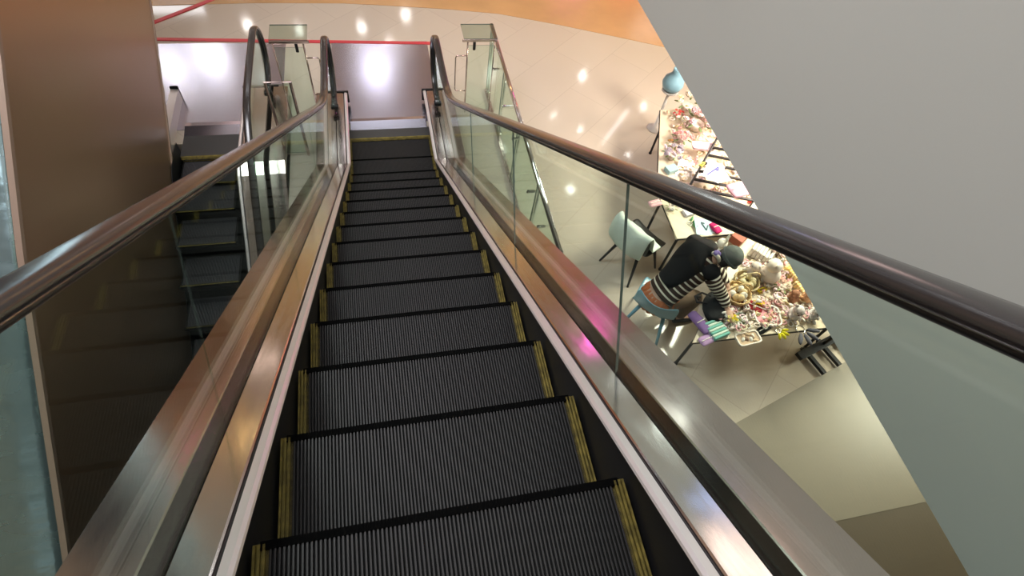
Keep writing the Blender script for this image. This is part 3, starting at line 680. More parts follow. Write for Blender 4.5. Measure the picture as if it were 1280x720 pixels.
def pouch(p, d, c, label, rz=0.0, c2=None, tilt=0.0):
    T = new_thing('pouch', p, label, 'pouch', None, rz); T.rotation_euler = (tilt, 0, rz)
    b = MB(); b.blob((0, 0, d[2] / 2), (d[0] / 2, d[1] / 2, d[2] / 2), 16, 10, amp=0.06, seed=d[0] * 9)
    for i, v in enumerate(b.v):
        q = Vector((v.x / (d[0] / 2), v.y / (d[1] / 2))); m_ = max(abs(q.x), abs(q.y), 1e-5)
        f = min(q.length / m_, 1.3); b.v[i] = Vector((v.x * f, v.y * f, v.z))
    b.build('bag_body', cm(c), T, True)
    b = MB(); b.tube([(-d[0] * 0.42, 0, d[2] * 0.98), (0, 0, d[2] * 1.03), (d[0] * 0.42, 0, d[2] * 0.98)], 0.005, 6); b.build('zip', cm(c2 or (0.8, 0.75, 0.7), 0.4), T)
    b = MB(); b.tube([(d[0] * 0.42, 0, d[2]), (d[0] * 0.60, 0.01, d[2] * 0.8), (d[0] * 0.62, 0.05, d[2] * 0.4), (d[0] * 0.5, 0.06, d[2] * 0.3)], 0.004, 6); b.build('strap', cm(c2 or (0.8, 0.75, 0.7), 0.4), T)
    return T
def rrect(w_, d_, r_, n=5):
    out = []
    for cx, cy, a0 in ((w_ / 2 - r_, d_ / 2 - r_, 0), (-w_ / 2 + r_, d_ / 2 - r_, 90), (-w_ / 2 + r_, -d_ / 2 + r_, 180), (w_ / 2 - r_, -d_ / 2 + r_, 270)):
        for k in range(n + 1): a = R(a0 + 90 * k / n); out.append((cx + r_ * math.cos(a), cy + r_ * math.sin(a)))
    return out
def tray(p, w_, d_, h, c, label, rz=0.0, cin=None, name='tray', fill=None):
    T = new_thing(name, p, label, name.replace('_', ' '), None, rz)
    o_ = rrect(w_, d_, min(w_, d_) * 0.25); i_ = rrect(w_ - 0.02, d_ - 0.02, min(w_, d_) * 0.25 - 0.008); n = len(o_)
    vs = [(x, y, 0) for x, y in o_] + [(x * 1.06, y * 1.06, h) for x, y in o_] + [(x * 1.04, y * 1.04, h) for x, y in i_] + [(x, y, 0.01) for x, y in i_]
    fs = [tuple(range(n))[::-1], tuple(range(3 * n, 4 * n))]
    for l in range(3): fs += [(l * n + k, l * n + (k + 1) % n, (l + 1) * n + (k + 1) % n, (l + 1) * n + k) for k in range(n)]
    link_mesh('shell', vs, fs, cm(c, 0.4), T)
    vs = [(x * 0.99, y * 0.99, 0.011) for x, y in i_] + [(x * 0.99, y * 0.99, 0.016) for x, y in i_]
    link_mesh('liner', vs, [tuple(range(n, 2 * n)), tuple(range(n))[::-1]] + [(k, (k + 1) % n, n + (k + 1) % n, n + k) for k in range(n)], cm(cin or c, 0.7), T)
    if fill:
        rnd = random.Random(int(w_ * 1000))
        for k in range(9):
            b = MB(); b.blob((rnd.uniform(-.34, .34) * w_, rnd.uniform(-.34, .34) * d_, h * 0.6), (0.030, 0.018, 0.018), 8, 6, M=Matrix.Rotation(rnd.uniform(0, 3), 3, 'Z')); b.build('filling', cm(fill[k % len(fill)]), T, True)
    return T
def basket(p, r_, h, label, c=(0.42, 0.26, 0.12), fill=None):
    T = new_thing('basket', p, label, 'basket'); b = MB()
    n = 28
    for k in range(6): z = 0.01 + h * k / 6; b.tube([((r_ * (0.8 + 0.2 * k / 6) + (0.004 if j % 2 else -0.004)) * math.cos(6.283 * j / n), (r_ * (0.8 + 0.2 * k / 6) + (0.004 if j % 2 else -0.004)) * math.sin(6.283 * j / n), z) for j in range(n)], h / 13, 6, closed=True)
    b.lathe([(r_ * 0.8, 0), (r_ * 0.8, 0.01)], (0, 0, 0), 20); b.build('woven_body', cm(c), T, True)
    b = MB(); b.tube([(r_ * math.cos(t), 0, h + r_ * 1.0 * math.sin(t)) for t in [math.pi * i / 14 for i in range(15)]], 0.007, 6); b.build('handle', cm(c), T, True)
    if fill:
        rnd = random.Random(5)
        for k in range(8):
            a = k * 0.8; b = MB(); b.blob((r_ * 0.45 * math.cos(a), r_ * 0.45 * math.sin(a), h * 0.9), r_ * 0.28, 8, 6, amp=0.2, seed=k); b.build('filling', cm(fill[k % len(fill)]), T, True)
    return T
def clip(p, s, c, label, rz=0.0):
    T = new_thing('hair_clip', p, label, 'hair clip', None, rz)
    for sg in (-1, 1):
        b = MB()
        b.tube([(-0.5 * s, sg * 0.04 * s, 0.24 * s), (-0.2 * s, sg * 0.14 * s, 0.28 * s), (0.2 * s, sg * 0.14 * s, 0.28 * s), (0.5 * s, sg * 0.04 * s, 0.24 * s)], 0.07 * s, 8)
        for k in range(6): x = (-0.4 + 0.16 * k) * s; b.tube([(x, sg * 0.14 * s, 0.26 * s), (x, sg * 0.24 * s, 0.10 * s), (x, sg * 0.10 * s, 0.02 * s)], 0.035 * s, 6)
        b.build('jaw', cm(c, 0.3), T, True)
    return T
def stack(p, n, d, c, label, name, rz=0.0, cat=None):
    T = new_thing(name, p, label, cat or name.replace('_', ' '), None, rz)
    rnd = random.Random(n)
    for k in range(n):
        b = MB(); b.box((rnd.uniform(-.004, .004), (k - n / 2) * d[1] * 1.05, d[2] / 2 + rnd.uniform(0, .01)), (d[0], d[1], d[2])); o = bevel(b.build('fold', cm(c[k % len(c)]), T), min(d) * 0.4, 3)
    return T
def box_thing(p, d, c, label, rz=0.0, lid=None):
    T = new_thing('gift_box', p, label, 'box', None, rz)
    b = MB(); b.box((0, 0, d[2] * 0.38), (d[0], d[1], d[2] * 0.76)); bevel(b.build('box_body', cm(c, 0.5), T), 0.006)
    b = MB(); b.box((0, 0, d[2] * 0.88), (d[0] * 1.04, d[1] * 1.04, d[2] * 0.24)); bevel(b.build('lid', cm(lid or c, 0.5), T), 0.006)
    return T
def card(p, w_, d_, c, label, rz=0.0, mark=None, tilt=0.25):
    T = new_thing('paper_card', p, label, 'paper card', None, rz); T.rotation_euler = (tilt, 0.1, rz)
    b = MB(); b.box((0, 0, 0.004), (w_, d_, 0.004)); bevel(b.build('sheet', cm(c, 0.6), T), 0.001)
    if mark:
        b = MB()
        for (x0, y0, x1, y1) in mark[1]:
            b.tube([(x0 * w_, y0 * d_, 0.008), ((x0 + x1) / 2 * w_, (y0 + y1) / 2 * d_, 0.008), (x1 * w_, y1 * d_, 0.008)], 0.007, 6)
        b.build('drawn_mark', cm(mark[0], 0.6), T)
    return T

W = (0.80, 0.77, 0.70); CR = (0.82, 0.72, 0.50); PK = (0.80, 0.42, 0.44); LP = (0.78, 0.56, 0.62); GD = (0.80, 0.52, 0.16)
# ---- table in front of the person
z = TZ
plush(at(903, 308, z + 0.12) + Vector((0, 0, -0.12)), 0.17, W, 'white plush rabbit with long ears in front of the grey cap', rz=2.5, ears='long')
box_thing(at(922, 300, z), (0.20, 0.13, 0.10), (0.36, 0.10, 0.06), 'rust red box lying beside the white plush rabbit', 0.6)
stack(at(948, 318, z), 6, (0.22, 0.035, 0.12), [(0.66, 0.62, 0.58), (0.74, 0.70, 0.64)], 'pile of pale grey folded cloths behind the rust red box', 'folded_cloths', 0.7)
plush(at(957, 350, z), 0.24, (0.80, 0.72, 0.66), 'large cream white plush bear in the middle of the front table', rz=2.2)
plush(at(938, 345, z), 0.17, (0.76, 0.66, 0.60), 'smaller pinkish white plush leaning on the large cream bear', rz=2.8)
flowers(at(967, 315, z), 0.24, [(0.85, 0.70, 0.52), (0.86, 0.78, 0.62), (0.85, 0.62, 0.58)], 'cream and peach flower bunch under the warm lamp on the front table', 14, 3)
stack(at(990, 345, z), 8, (0.16, 0.028, 0.10), [GD, (0.84, 0.62, 0.26)], 'row of golden yellow ruffled bands standing beside the bulkhead', 'ruffled_bands', 0.35, 'ruffled bands')
stack(at(1000, 362, z), 6, (0.14, 0.028, 0.08), [(0.84, 0.60, 0.24), (0.84, 0.66, 0.34)], 'shorter row of pale gold ruffled bands below the longer row', 'ruffled_bands', 0.2, 'ruffled bands')
basket(at(917, 372, z), 0.14, 0.10, 'round straw basket just beyond the hands', (0.62, 0.44, 0.22), [(0.78, 0.60, 0.36), W, (0.70, 0.50, 0.26)])
basket(at(930, 356, z), 0.13, 0.08, 'flat straw basket beside the grey cap', (0.58, 0.46, 0.26), [(0.74, 0.66, 0.44), (0.62, 0.52, 0.30)])
clip(at(951, 364, z), 0.12, (0.80, 0.60, 0.04), 'bright yellow hair clip behind the dark red pouch', 0.2)
clip(at(947, 380, z + 0.03), 0.11, (0.82, 0.55, 0.02), 'orange yellow hair clip lying on the dark red pouch', -0.3)
pouch(at(938, 384, z), (0.22, 0.13, 0.05), (0.26, 0.012, 0.02), 'dark red pouch next to the pink striped tray', -0.6)
tray(at(957, 396, z), 0.26, 0.22, 0.04, (0.82, 0.78, 0.72), 'white rimmed tray with a pink lining', -0.2, (0.82, 0.36, 0.40))
flowers(at(975, 362, z), 0.16, [(0.80, 0.52, 0.42), (0.78, 0.66, 0.52), (0.80, 0.42, 0.44)], 'small dusty pink flower bunch between the baskets and gold bands', 10, 8)
bow(at(965, 378, z), 0.17, (0.76, 0.42, 0.40), 'dusty pink hair bow above the pink lined tray', 0.3)
bow(at(985, 366, z + 0.02), 0.16, (0.80, 0.58, 0.52), 'peach hair bow below the golden bands', -0.2)
plush(at(988, 376, z), 0.13, (0.36, 0.17, 0.10), 'brown plush bear near the right end of the front table', rz=2.2)
plush(at(1005, 376, z), 0.14, (0.72, 0.42, 0.24), 'light brown plush bear next to the dark brown one', rz=2.4)
plush(at(988, 397, z), 0.17, (0.78, 0.70, 0.70), 'pinkish white plush at the front edge behind the grey keyrings', rz=4.2)
plush(at(1012, 397, z), 0.14, (0.76, 0.75, 0.74), 'round white plush with a dark eye at the table corner', rz=4.4)
def keyring(p, c, label, s=0.05, rz=0.0):
    T = new_thing('keyring_charm', p, label, 'keyring charm', None, rz)
    b = MB(); b.tube([(s * 0.5 * math.cos(t), s * 0.5 * math.sin(t), 0.006) for t in [6.283 * i / 16 for i in range(16)]], 0.004, 6, closed=True); b.build('ring', 'chrome', T, True)
    for k in range(4):
        b = MB(); a = -0.9 + k * 0.6; b.blob((s * (0.5 + 0.9) * math.cos(a), s * 1.4 * math.sin(a), 0.02), (s * 0.8, s * 0.25, 0.02), 8, 6, M=Matrix.Rotation(a, 3, 'Z')); b.build('charm', cm(c), T, True)
keyring(at(1000, 412, z), (0.12, 0.12, 0.15), 'dark grey keyring charms hanging at the front table edge', 0.09, -1.2)
keyring(at(972, 414, z), (0.78, 0.70, 0.04), 'bright yellow keyring charm at the front table edge', 0.05, -1.0)
pouch(at(873, 405, z), (0.11, 0.26, 0.06), (0.24, 0.14, 0.36), 'purple pouch at the left corner of the front table', 0.35)
pouch(at(882, 426, z - 0.01), (0.16, 0.10, 0.04), (0.50, 0.32, 0.56), 'lilac pouch hanging over the left corner of the front table', 0.3)
stack(at(893, 412, z), 7, (0.19, 0.026, 0.05), [(0.20, 0.50, 0.42), (0.62, 0.74, 0.64)], 'teal and white striped folded cloth beside the purple pouch', 'folded_cloth', 0.25)
flowers(at(909, 402, z), 0.13, [(0.84, 0.66, 0.05), (0.82, 0.74, 0.30)], 'small yellow flower bunch beside the teal striped cloth', 9, 4)
card(at(885, 385, z), 0.16, 0.12, (0.62, 0.58, 0.46), 'pale grey paper card under the black bag', 0.4)
tray(at(921, 402, z), 0.17, 0.13, 0.04, (0.10, 0.13, 0.11), 'dark green tray behind the white oval dish', 0.2, (0.16, 0.22, 0.12), 'tray', [(0.2, 0.3, 0.12), (0.5, 0.5, 0.3)])
tray(at(934, 424, z), 0.24, 0.13, 0.03, (0.82, 0.74, 0.66), 'white oval dish at the front edge of the table', 0.1, (0.60, 0.44, 0.30), 'dish', [(0.66, 0.50, 0.34), (0.3, 0.2, 0.14), W])
pouch(at(953, 413, z - 0.02), (0.18, 0.07, 0.05), (0.012, 0.012, 0.012), 'black pouch below the pink lined tray', 0.35)
bow(at(933, 391, z), 0.17, (0.80, 0.70, 0.56), 'cream hair bow in front of the dark red pouch', 0.0)
card(at(877, 392, z), 0.13, 0.10, (0.72, 0.58, 0.50), 'pinkish paper card at the left table corner above the purple pouch', 0.9)
# black bag the hands are working on
T = new_thing('tote_bag', at(893, 386, z), 'black cloth bag on the table under the hands of the seated person', 'bag', None, 0.8)
b = MB(); b.blob((0, 0, 0.05), (0.19, 0.13, 0.05), 20, 12, amp=0.25, seed=4); b.build('bag_body', cm((0.012, 0.013, 0.015)), T, True)
for sg in (-1, 1):
    b = MB(); b.tube([(sg * 0.05, 0.09, 0.08), (sg * 0.07, 0.18, 0.04), (0.0, 0.22, 0.02), (-sg * 0.02, 0.17, 0.03)], 0.010, 8); b.build('strap', cm((0.015, 0.015, 0.018)), T, True)
# ---- table behind with rack
z = TZ
PD = new_thing('pedestal', (at(838, 112, z).x, at(838, 112, z).y, 0), 'slim white round stand carrying the pale blue vase', 'stand')
b = MB(); b.lathe([(0.11, 0), (0.11, 0.015), (0.025, 0.03), (0.02, TZ - 0.03)], (0, 0, 0), 20); b.build('stem', 'shop_white', PD, True)
b = MB(); b.lathe([(0.10, TZ - 0.03), (0.115, TZ - 0.02), (0.115, TZ), (0.0, TZ)], (0, 0, 0), 20); b.build('round_top', 'shop_white', PD)
v_ = new_thing('vase', at(838, 112, z) , 'pale blue bulbous vase with a narrow neck at the far end of the back table', 'vase')
b = MB(); b.lathe([(0.07, 0), (0.12, 0.03), (0.145, 0.10), (0.13, 0.17), (0.08, 0.22), (0.06, 0.26), (0.065, 0.31), (0.05, 0.315), (0.045, 0.26)], (0, 0, 0), 24); b.build('vase_body', cm((0.26, 0.46, 0.58), 0.35), v_, True)
b = MB(); b.tube([(0.06, 0, 0.29), (0.13, 0, 0.27), (0.14, 0, 0.21), (0.10, 0, 0.18)], 0.014, 8); b.build('handle', cm((0.36, 0.50, 0.58), 0.35), v_, True)
flowers(at(856, 138, z), 0.30, [(0.86, 0.76, 0.52), (0.84, 0.72, 0.60), (0.86, 0.80, 0.64)], 'cream flower bunch beside the pale blue vase', 16, 11)
flowers(at(846, 148, z), 0.14, [(0.72, 0.10, 0.10), (0.76, 0.16, 0.12)], 'tiny red flower bunch at the left rim of the back table', 8, 12)
flowers(at(868, 162, z), 0.34, [PK, (0.82, 0.50, 0.48), LP, (0.80, 0.62, 0.62)], 'large pink flower bunch in the middle of the back table', 24, 13)
flowers(at(880, 150, z), 0.26, [(0.82, 0.56, 0.60), (0.84, 0.68, 0.60), PK], 'pink and peach flower bunch right of the large pink one', 18, 14)
flowers(at(850, 178, z), 0.24, [PK, (0.78, 0.40, 0.38)], 'deep pink flower bunch behind the lilac oval dish', 14, 15)
tray(at(878, 184, z + 0.12), 0.26, 0.12, 0.03, (0.80, 0.58, 0.68), 'lilac pink oval dish resting among the pink flowers', -0.2, (0.80, 0.66, 0.72), 'dish')
flowers(at(838, 184, z), 0.13, [(0.42, 0.22, 0.08), (0.36, 0.20, 0.10)], 'small dried brown flower bunch at the left rim', 8, 16)
flowers(at(838, 198, z), 0.22, [(0.48, 0.42, 0.48), (0.60, 0.48, 0.56), (0.40, 0.34, 0.40)], 'greyish mauve flower bunch above the handrail', 14, 17)
box_thing(at(838, 214, z), (0.14, 0.10, 0.06), (0.30, 0.46, 0.48), 'small teal box under the mauve flowers', 0.3)
card(at(856, 212, z + 0.02), 0.20, 0.26, (0.78, 0.70, 0.66), 'large white paper card beside the teal box', -0.5, ((0.3, 0.2, 0.2), [(-0.1, 0.1, 0.1, 0.15), (-0.1, -0.05, 0.12, -0.02)]))
card(at(872, 220, z + 0.02), 0.16, 0.20, (0.76, 0.68, 0.66), 'white paper card with brown dots left of the black rack', -0.3, ((0.25, 0.14, 0.12), [(-0.2, 0.2, -0.1, 0.2), (0.1, 0.22, 0.2, 0.22)]))
# black rack of bars lying slanted over the back table
K = new_thing('wire_rack', (0, 0, 0), 'black metal rack with flat rungs standing on the back table', 'rack')
A = at(897, 172, z + 0.20); B_ = at(860, 236, z + 0.10); 
rt = Vector((0.80, -0.30, 0)).normalized()
b = MB(); b.tube([A, B_], 0.014, 8); b.build('side_rail', 'black_metal', K)
b = MB(); b.tube([A + rt * 0.75, B_ + rt * 0.75], 0.014, 8); b.build('side_rail', 'black_metal', K)
for k in range(6):
    p = A.lerp(B_, 0.20 + 0.155 * k); b = MB(); c = p + rt * 0.375; b.box(c, (0.75, 0.028, 0.018), math.atan2(rt.y, rt.x)); b.build('rung', 'black_metal', K)
for p in (A, A + rt * 0.75, B_, B_ + rt * 0.75):
    b = MB(); b.tube([p, (p.x, p.y, TZ)], 0.010, 8); b.build('leg', 'black_metal', K)
card(at(892, 214, z + 0.26), 0.20, 0.28, (0.66, 0.60, 0.74), 'lilac paper card with a blue pointed mark lying on the black rack', -0.65, ((0.06, 0.07, 0.36), [(-0.25, -0.35, 0.15, 0.3), (0.15, 0.3, 0.2, 0.1), (0.05, 0.12, 0.2, 0.1)]), 0.1)
card(at(905, 222, z + 0.24), 0.14, 0.12, (0.62, 0.58, 0.55), 'grey paper card on the rungs of the black rack', 0.2, None, 0.1)
pouch(at(922, 240, z + 0.20), (0.26, 0.20, 0.08), (0.66, 0.38, 0.48), 'pink pouch lying over the near end of the black rack', 0.2)
clip(at(938, 252, z), 0.10, (0.70, 0.04, 0.02), 'red hair clip on the pink pouch', 0.6)
clip(at(877, 207, z + 0.22), 0.09, (0.70, 0.68, 0.12), 'small yellow green hair clip on the black rack', 0.6)
pouch(at(818, 256, z), (0.16, 0.09, 0.05), (0.70, 0.40, 0.44), 'pink pouch at the left corner of the back table', 0.2)
flowers(at(838, 262, z), 0.13, [(0.62, 0.58, 0.54), (0.30, 0.26, 0.24), (0.72, 0.60, 0.56)], 'grey and white flower bunch beside the mint cloth', 9, 19)
keyring(at(862, 280, z), (0.14, 0.40, 0.16), 'green ring charm on the back table behind the seated person', 0.05)
box_thing(at(860, 267, z), (0.12, 0.09, 0.04), (0.64, 0.60, 0.68), 'pale lilac box beside the green ring charm', 0.2)
card(at(882, 284, z + 0.02), 0.26, 0.20, (0.46, 0.60, 0.70), 'light blue paper card with a dark wing mark behind the person', -0.1, ((0.05, 0.09, 0.10), [(-0.2, 0.25, 0.0, -0.2), (0.0, -0.2, 0.1, 0.1), (-0.2, 0.25, -0.05, 0.2)]))
pouch(at(893, 287, z), (0.09, 0.15, 0.06), (0.58, 0.02, 0.14), 'crimson pouch beside the light blue card', 0.3)
pouch(at(855, 240, z), (0.20, 0.12, 0.07), (0.70, 0.50, 0.46), 'dusty rose pouch hidden partly by the handrail', 0.3)
pouch(at(905, 262, z), (0.20, 0.14, 0.07), (0.74, 0.60, 0.58), 'pale rose pouch below the black rack', 0.2)

# mixed trinkets too small to count between the goods
rnd = random.Random(3)
def inside(p, poly):
    c = False; n = len(poly)
    for i in range(n):
        (x1, y1), (x2, y2) = poly[i], poly[(i + 1) % n]
        if (y1 > p[1]) != (y2 > p[1]) and p[0] < (x2 - x1) * (p[1] - y1) / (y2 - y1) + x1: c = not c
    return c
pal = [W, CR, PK, LP, (0.66, 0.48, 0.34), (0.80, 0.70, 0.62), (0.40, 0.30, 0.26), (0.80, 0.62, 0.55), (0.52, 0.40, 0.22), (0.84, 0.80, 0.76)]
for nm, poly, n, lab in (('hair_trinkets', [(2.75, 1.68), (3.40, 2.40), (3.75, 2.72), (4.7, 2.72), (4.25, 1.68)], 620, 'mixed pale hair trinkets and ribbons heaped between the goods of the front table'),
                    ('ribbon_scraps', [(3.15, 3.35), (3.5, 4.85), (4.8, 4.85), (4.8, 3.35)], 420, 'pink and white ribbon scraps heaped over the back table')):
    b = MB(); names = [cm(c) for c in pal]
    k = 0
    while k < n:
        x, y = rnd.uniform(2.7, 4.9), rnd.uniform(1.6, 4.9)
        if not inside((x, y), poly): continue
        k += 1; mi = rnd.randrange(len(pal)); M = Matrix.Rotation(rnd.uniform(0, 6.3), 3, 'Z') @ Matrix.Rotation(rnd.uniform(-.5, .5), 3, 'X')
        zz = TZ + 0.02 + abs(noise.noise(Vector((x * 4, y * 4, 0)))) * 0.10
        if k % 3: b.blob((x, y, zz), (rnd.uniform(.012, .04), rnd.uniform(.01, .022), rnd.uniform(.008, .02)), 6, 4, mi=mi, M=M)
        else: b.tube([Vector((x, y, zz)) + M @ Vector((0.032 * math.cos(t), 0.024 * math.sin(t), 0)) for t in [6.283 * i / 9 for i in range(9)]], 0.007, 5, mi=mi, closed=True)
    tag(b.build(nm, None, None, True, mats=names), lab, 'trinkets', None, 'stuff')

# low black stand at the right end of the front table, and its foot bar on the floor
T = new_thing('display_stand', (0, 0, 0), 'black display stand on the floor at the right end of the front table', 'display stand')
p0 = at(998, 446, 0.10); p1 = at(1052, 418, 0.10)
b = MB(); b.box((p0 + p1) / 2, ((p1 - p0).length, 0.09, 0.05), math.atan2(p1.y - p0.y, p1.x - p0.x)); bevel(b.build('foot_bar', 'black_metal', T), 0.006)
dv = (p1 - p0).normalized(); nv = Vector((-dv.y, dv.x, 0))
for q in (0.25, 0.6, 0.95):
    c = p0 + dv * (p1 - p0).length * q; b = MB(); b.box(c - nv * 0.10 + Vector((0, 0, -0.05)), (0.05, 0.34, 0.04), math.atan2(dv.y, dv.x)); bevel(b.build('cross_foot', 'black_metal', T), 0.005)
for q in (0.55, 0.9):
    c = p0 + dv * (p1 - p0).length * q; b = MB(); b.tube([c, c + Vector((0.02, -0.02, 0.46))], 0.018, 8); b.build('upright', 'black_metal', T)
b = MB(); c = p0 + dv * (p1 - p0).length * 0.75 + Vector((0.02, -0.02, 0.45)); b.box(c, (0.36, 0.12, 0.02), math.atan2(dv.y, dv.x)); b.build('shelf', 'black_metal', T)

# ---- chairs
def shell_chair(loc, rz, c, label, leg_mat, legc=None, backh=0.80, w_=0.46):
    T = new_thing('shell_chair', loc, label, 'chair', None, rz)
    # seat and curved back as one shell; x forward
    rows = [(0.22, 0.43, 0.0, 0.92), (0.18, 0.455, 0.0, 1.0), (0.05, 0.445, 0.006, 1.0), (-0.10, 0.44, 0.012, 1.0), (-0.19, 0.46, 0.03, 0.98), (-0.235, 0.53, 0.06, 0.96), (-0.26, 0.64, 0.09, 1.0), (-0.285, backh - 0.02, 0.10, 0.94), (-0.288, backh, 0.10, 0.86)]
    n = 11; vs = []; 
    for side in (0, 1):
        for (x, z_, cup, ww) in rows:
            for k in range(n):
                t = -1 + 2 * k / (n - 1)
                up = 0.03 * t * t if z_ < 0.5 else 0.0
                fx = cup * t * t * 1.0
                off = 0.010 * side
                vs.append((x + fx + (off if z_ > 0.5 else 0), t * w_ / 2 * ww, z_ + up + (off if z_ <= 0.5 else 0)))
    m_ = len(rows) * n; fs = []
    for i in range(len(rows) - 1):
        for k in range(n - 1):
            a = i * n + k; fs.append((a, a + 1, a + n + 1, a + n)); fs.append((m_ + a, m_ + a + n, m_ + a + n + 1, m_ + a + 1))
    for i in range(len(rows) - 1):
        for k in (0, n - 1): a = i * n + k; fs.append((a, a + n, m_ + a + n, m_ + a))
    for k in range(n - 1):
        for i in (0, len(rows) - 1): a = i * n + k; fs.append((a, m_ + a, m_ + a + 1, a + 1))
    o = link_mesh('seat_shell', vs, fs, c, T, True); subsurf(o, 1)
    for sx in (-1, 1):
        for sy in (-1, 1):
            b = MB(); top_ = Vector((sx * 0.13, sy * 0.13, 0.43)); bt = Vector((sx * 0.24, sy * 0.23, 0.0))
            b.tube([bt, bt.lerp(top_, 0.5), top_], [0.013, 0.017, 0.022], 8); b.build('leg', leg_mat, T, True)
    b = MB(); b.box((0, 0, 0.425), (0.30, 0.30, 0.02)); bevel(b.build('under_frame', leg_mat, T), 0.004)
    return T
m = mat('blue_plastic', (0.20, 0.42, 0.54), 0.25, spec=0.6)
m = mat('black_plastic', (0.012, 0.012, 0.013), 0.4)
shell_chair((2.50, 2.24, 0), R(48), 'blue_plastic', 'light blue plastic shell chair carrying the seated person', 'blue_plastic', backh=0.73)
shell_chair((2.57, 3.04, 0), R(28), 'black_plastic', 'black shell chair with splayed thin legs under the mint green cloth', 'black_metal', backh=0.76)
# mint cloth draped over the black chair back
T_l = [(0.10, 0.475), (0.02, 0.478), (-0.08, 0.49), (-0.15, 0.56), (-0.20, 0.68), (-0.235, 0.80), (-0.27, 0.83), (-0.31, 0.80), (-0.33, 0.66), (-0.335, 0.52)]
vs = []; n = 16; rows = len(T_l)
for i, (x, z_) in enumerate(T_l):
    for k in range(n):
        t = -1 + 2 * k / (n - 1); nz = noise.noise(Vector((i * 0.45, k * 0.35, 2.0)))
        vs.append(Vector((x + 0.025 * nz + (0.05 * t * t if z_ > 0.5 else 0), t * 0.235 + 0.02 * noise.noise(Vector((i * 0.6, 5, k * .2))), z_ + 0.03 * abs(nz) + 0.012)))
fs = [(i * n + k, i * n + k + 1, (i + 1) * n + k + 1, (i + 1) * n + k) for i in range(rows - 1) for k in range(n - 1)]
mc = cm((0.70, 0.80, 0.72))
o = link_mesh('draped_cloth', vs, fs, mc, None, True)
sd = o.modifiers.new('thick', 'SOLIDIFY'); sd.thickness = 0.022; sd.offset = 1; subsurf(o, 1)
o.location = (2.57, 3.04, 0); o.rotation_euler = (0, 0, R(28))
tag(o, 'mint green cloth draped over the back of the black chair', 'cloth')

# ------------------------------------------------------------------ seated person
def catmull(pts, n=4):
    out = []
    P = [pts[0]] + pts + [pts[-1]]
    for i in range(1, len(P) - 2):
        for k in range(n):
            t = k / n; a, b_, c, d_ = P[i - 1], P[i], P[i + 1], P[i + 2]
            out.append(tuple(0.5 * ((2 * b_[j]) + (-a[j] + c[j]) * t + (2 * a[j] - 5 * b_[j] + 4 * c[j] - d_[j]) * t * t + (-a[j] + 3 * b_[j] - 3 * c[j] + d_[j]) * t ** 3) for j in range(len(b_))))
    out.append(tuple(pts[-1])); return out
def limb(mb, pts, n=14, mi=0, flat=1.0, up=None):
    """pts: (x, y, z, r[, rflat]) swept as a smooth tapering tube with rounded ends"""
    q = catmull(pts, 5); P = [Vector(p[:3]) for p in q]; 
    ups = Vector(up or (0, 0, 1)); vs = []; N = len(P)
    for i, p in enumerate(P):
        t = (P[min(i + 1, N - 1)] - P[max(i - 1, 0)]).normalized(); u = t.cross(ups)
        if u.length < 1e-3: u = t.orthogonal()
        u.normalize(); v = u.cross(t).normalized(); r1 = q[i][3]; r2 = q[i][4] if len(q[i]) > 4 else r1 * flat
        for k in range(n): a = 2 * math.pi * k / n; vs.append(p + u * r1 * math.cos(a) + v * r2 * math.sin(a))
    fs = [(i * n + k, i * n + (k + 1) % n, (i + 1) * n + (k + 1) % n, (i + 1) * n + k) for i in range(N - 1) for k in range(n)]
    fs += [tuple(range(n))[::-1], tuple((N - 1) * n + k for k in range(n))]
    mb.add(vs, fs, mi)
PSN = new_thing('person', (2.50, 2.27, 0), 'person on a blue chair bending over the table in striped jumper, black vest, grey cap', 'person')
def L(*v): return (v[0] - 2.50, v[1] - 2.27) + tuple(v[2:])
skin = mat('skin', (0.56, 0.34, 0.25), 0.5)
def fuse(o, vox=0.012):
    r_ = o.modifiers.new('fuse', 'REMESH'); r_.mode = 'VOXEL'; r_.voxel_size = vox; r_.use_smooth_shade = True
    s__ = o.modifiers.new('smooth', 'SMOOTH'); s__.factor = 0.6; s__.iterations = 4; return o
# body: legs, torso, neck, head, arms and hands in one surface
b = MB()
limb(b, [L(2.46, 2.24, 0.50, 0.15, 0.12), L(2.55, 2.27, 0.62, 0.145, 0.11), L(2.66, 2.30, 0.80, 0.150, 0.11), L(2.75, 2.33, 0.95, 0.165, 0.11), L(2.82, 2.32, 1.03, 0.13, 0.09), L(2.89, 2.29, 1.08, 0.065, 0.06)], 20, up=(0.8, 0.2, -0.4))
limb(b, [L(2.84, 2.31, 1.05, 0.06), L(2.91, 2.27, 1.09, 0.055), L(2.98, 2.24, 1.13, 0.060)], 14)
b.blob(L(3.00, 2.23, 1.14), (0.095, 0.080, 0.105), 18, 14, M=Matrix.Rotation(0.9, 3, 'Y'))
HF = Vector((0.80, -0.25, -0.62)).normalized()     # where the face looks: down over the table
hc = Vector(L(3.00, 2.23, 1.14)); hs = HF.cross(Vector((0, 0, 1))).normalized(); hu = hs.cross(HF)
limb(b, [tuple(hc + HF * 0.080 + hu * 0.02) + (0.010,), tuple(hc + HF * 0.105 - hu * 0.012) + (0.013,), tuple(hc + HF * 0.088 - hu * 0.022) + (0.012,)], 8)   # nose
b.blob(hc + HF * 0.070 - hu * 0.065, (0.035, 0.035, 0.03), 10, 8)                       # chin
for sg in (-1, 1): b.blob(hc + hs * sg * 0.080 - HF * 0.005, (0.02, 0.014, 0.03), 8, 6)   # ears
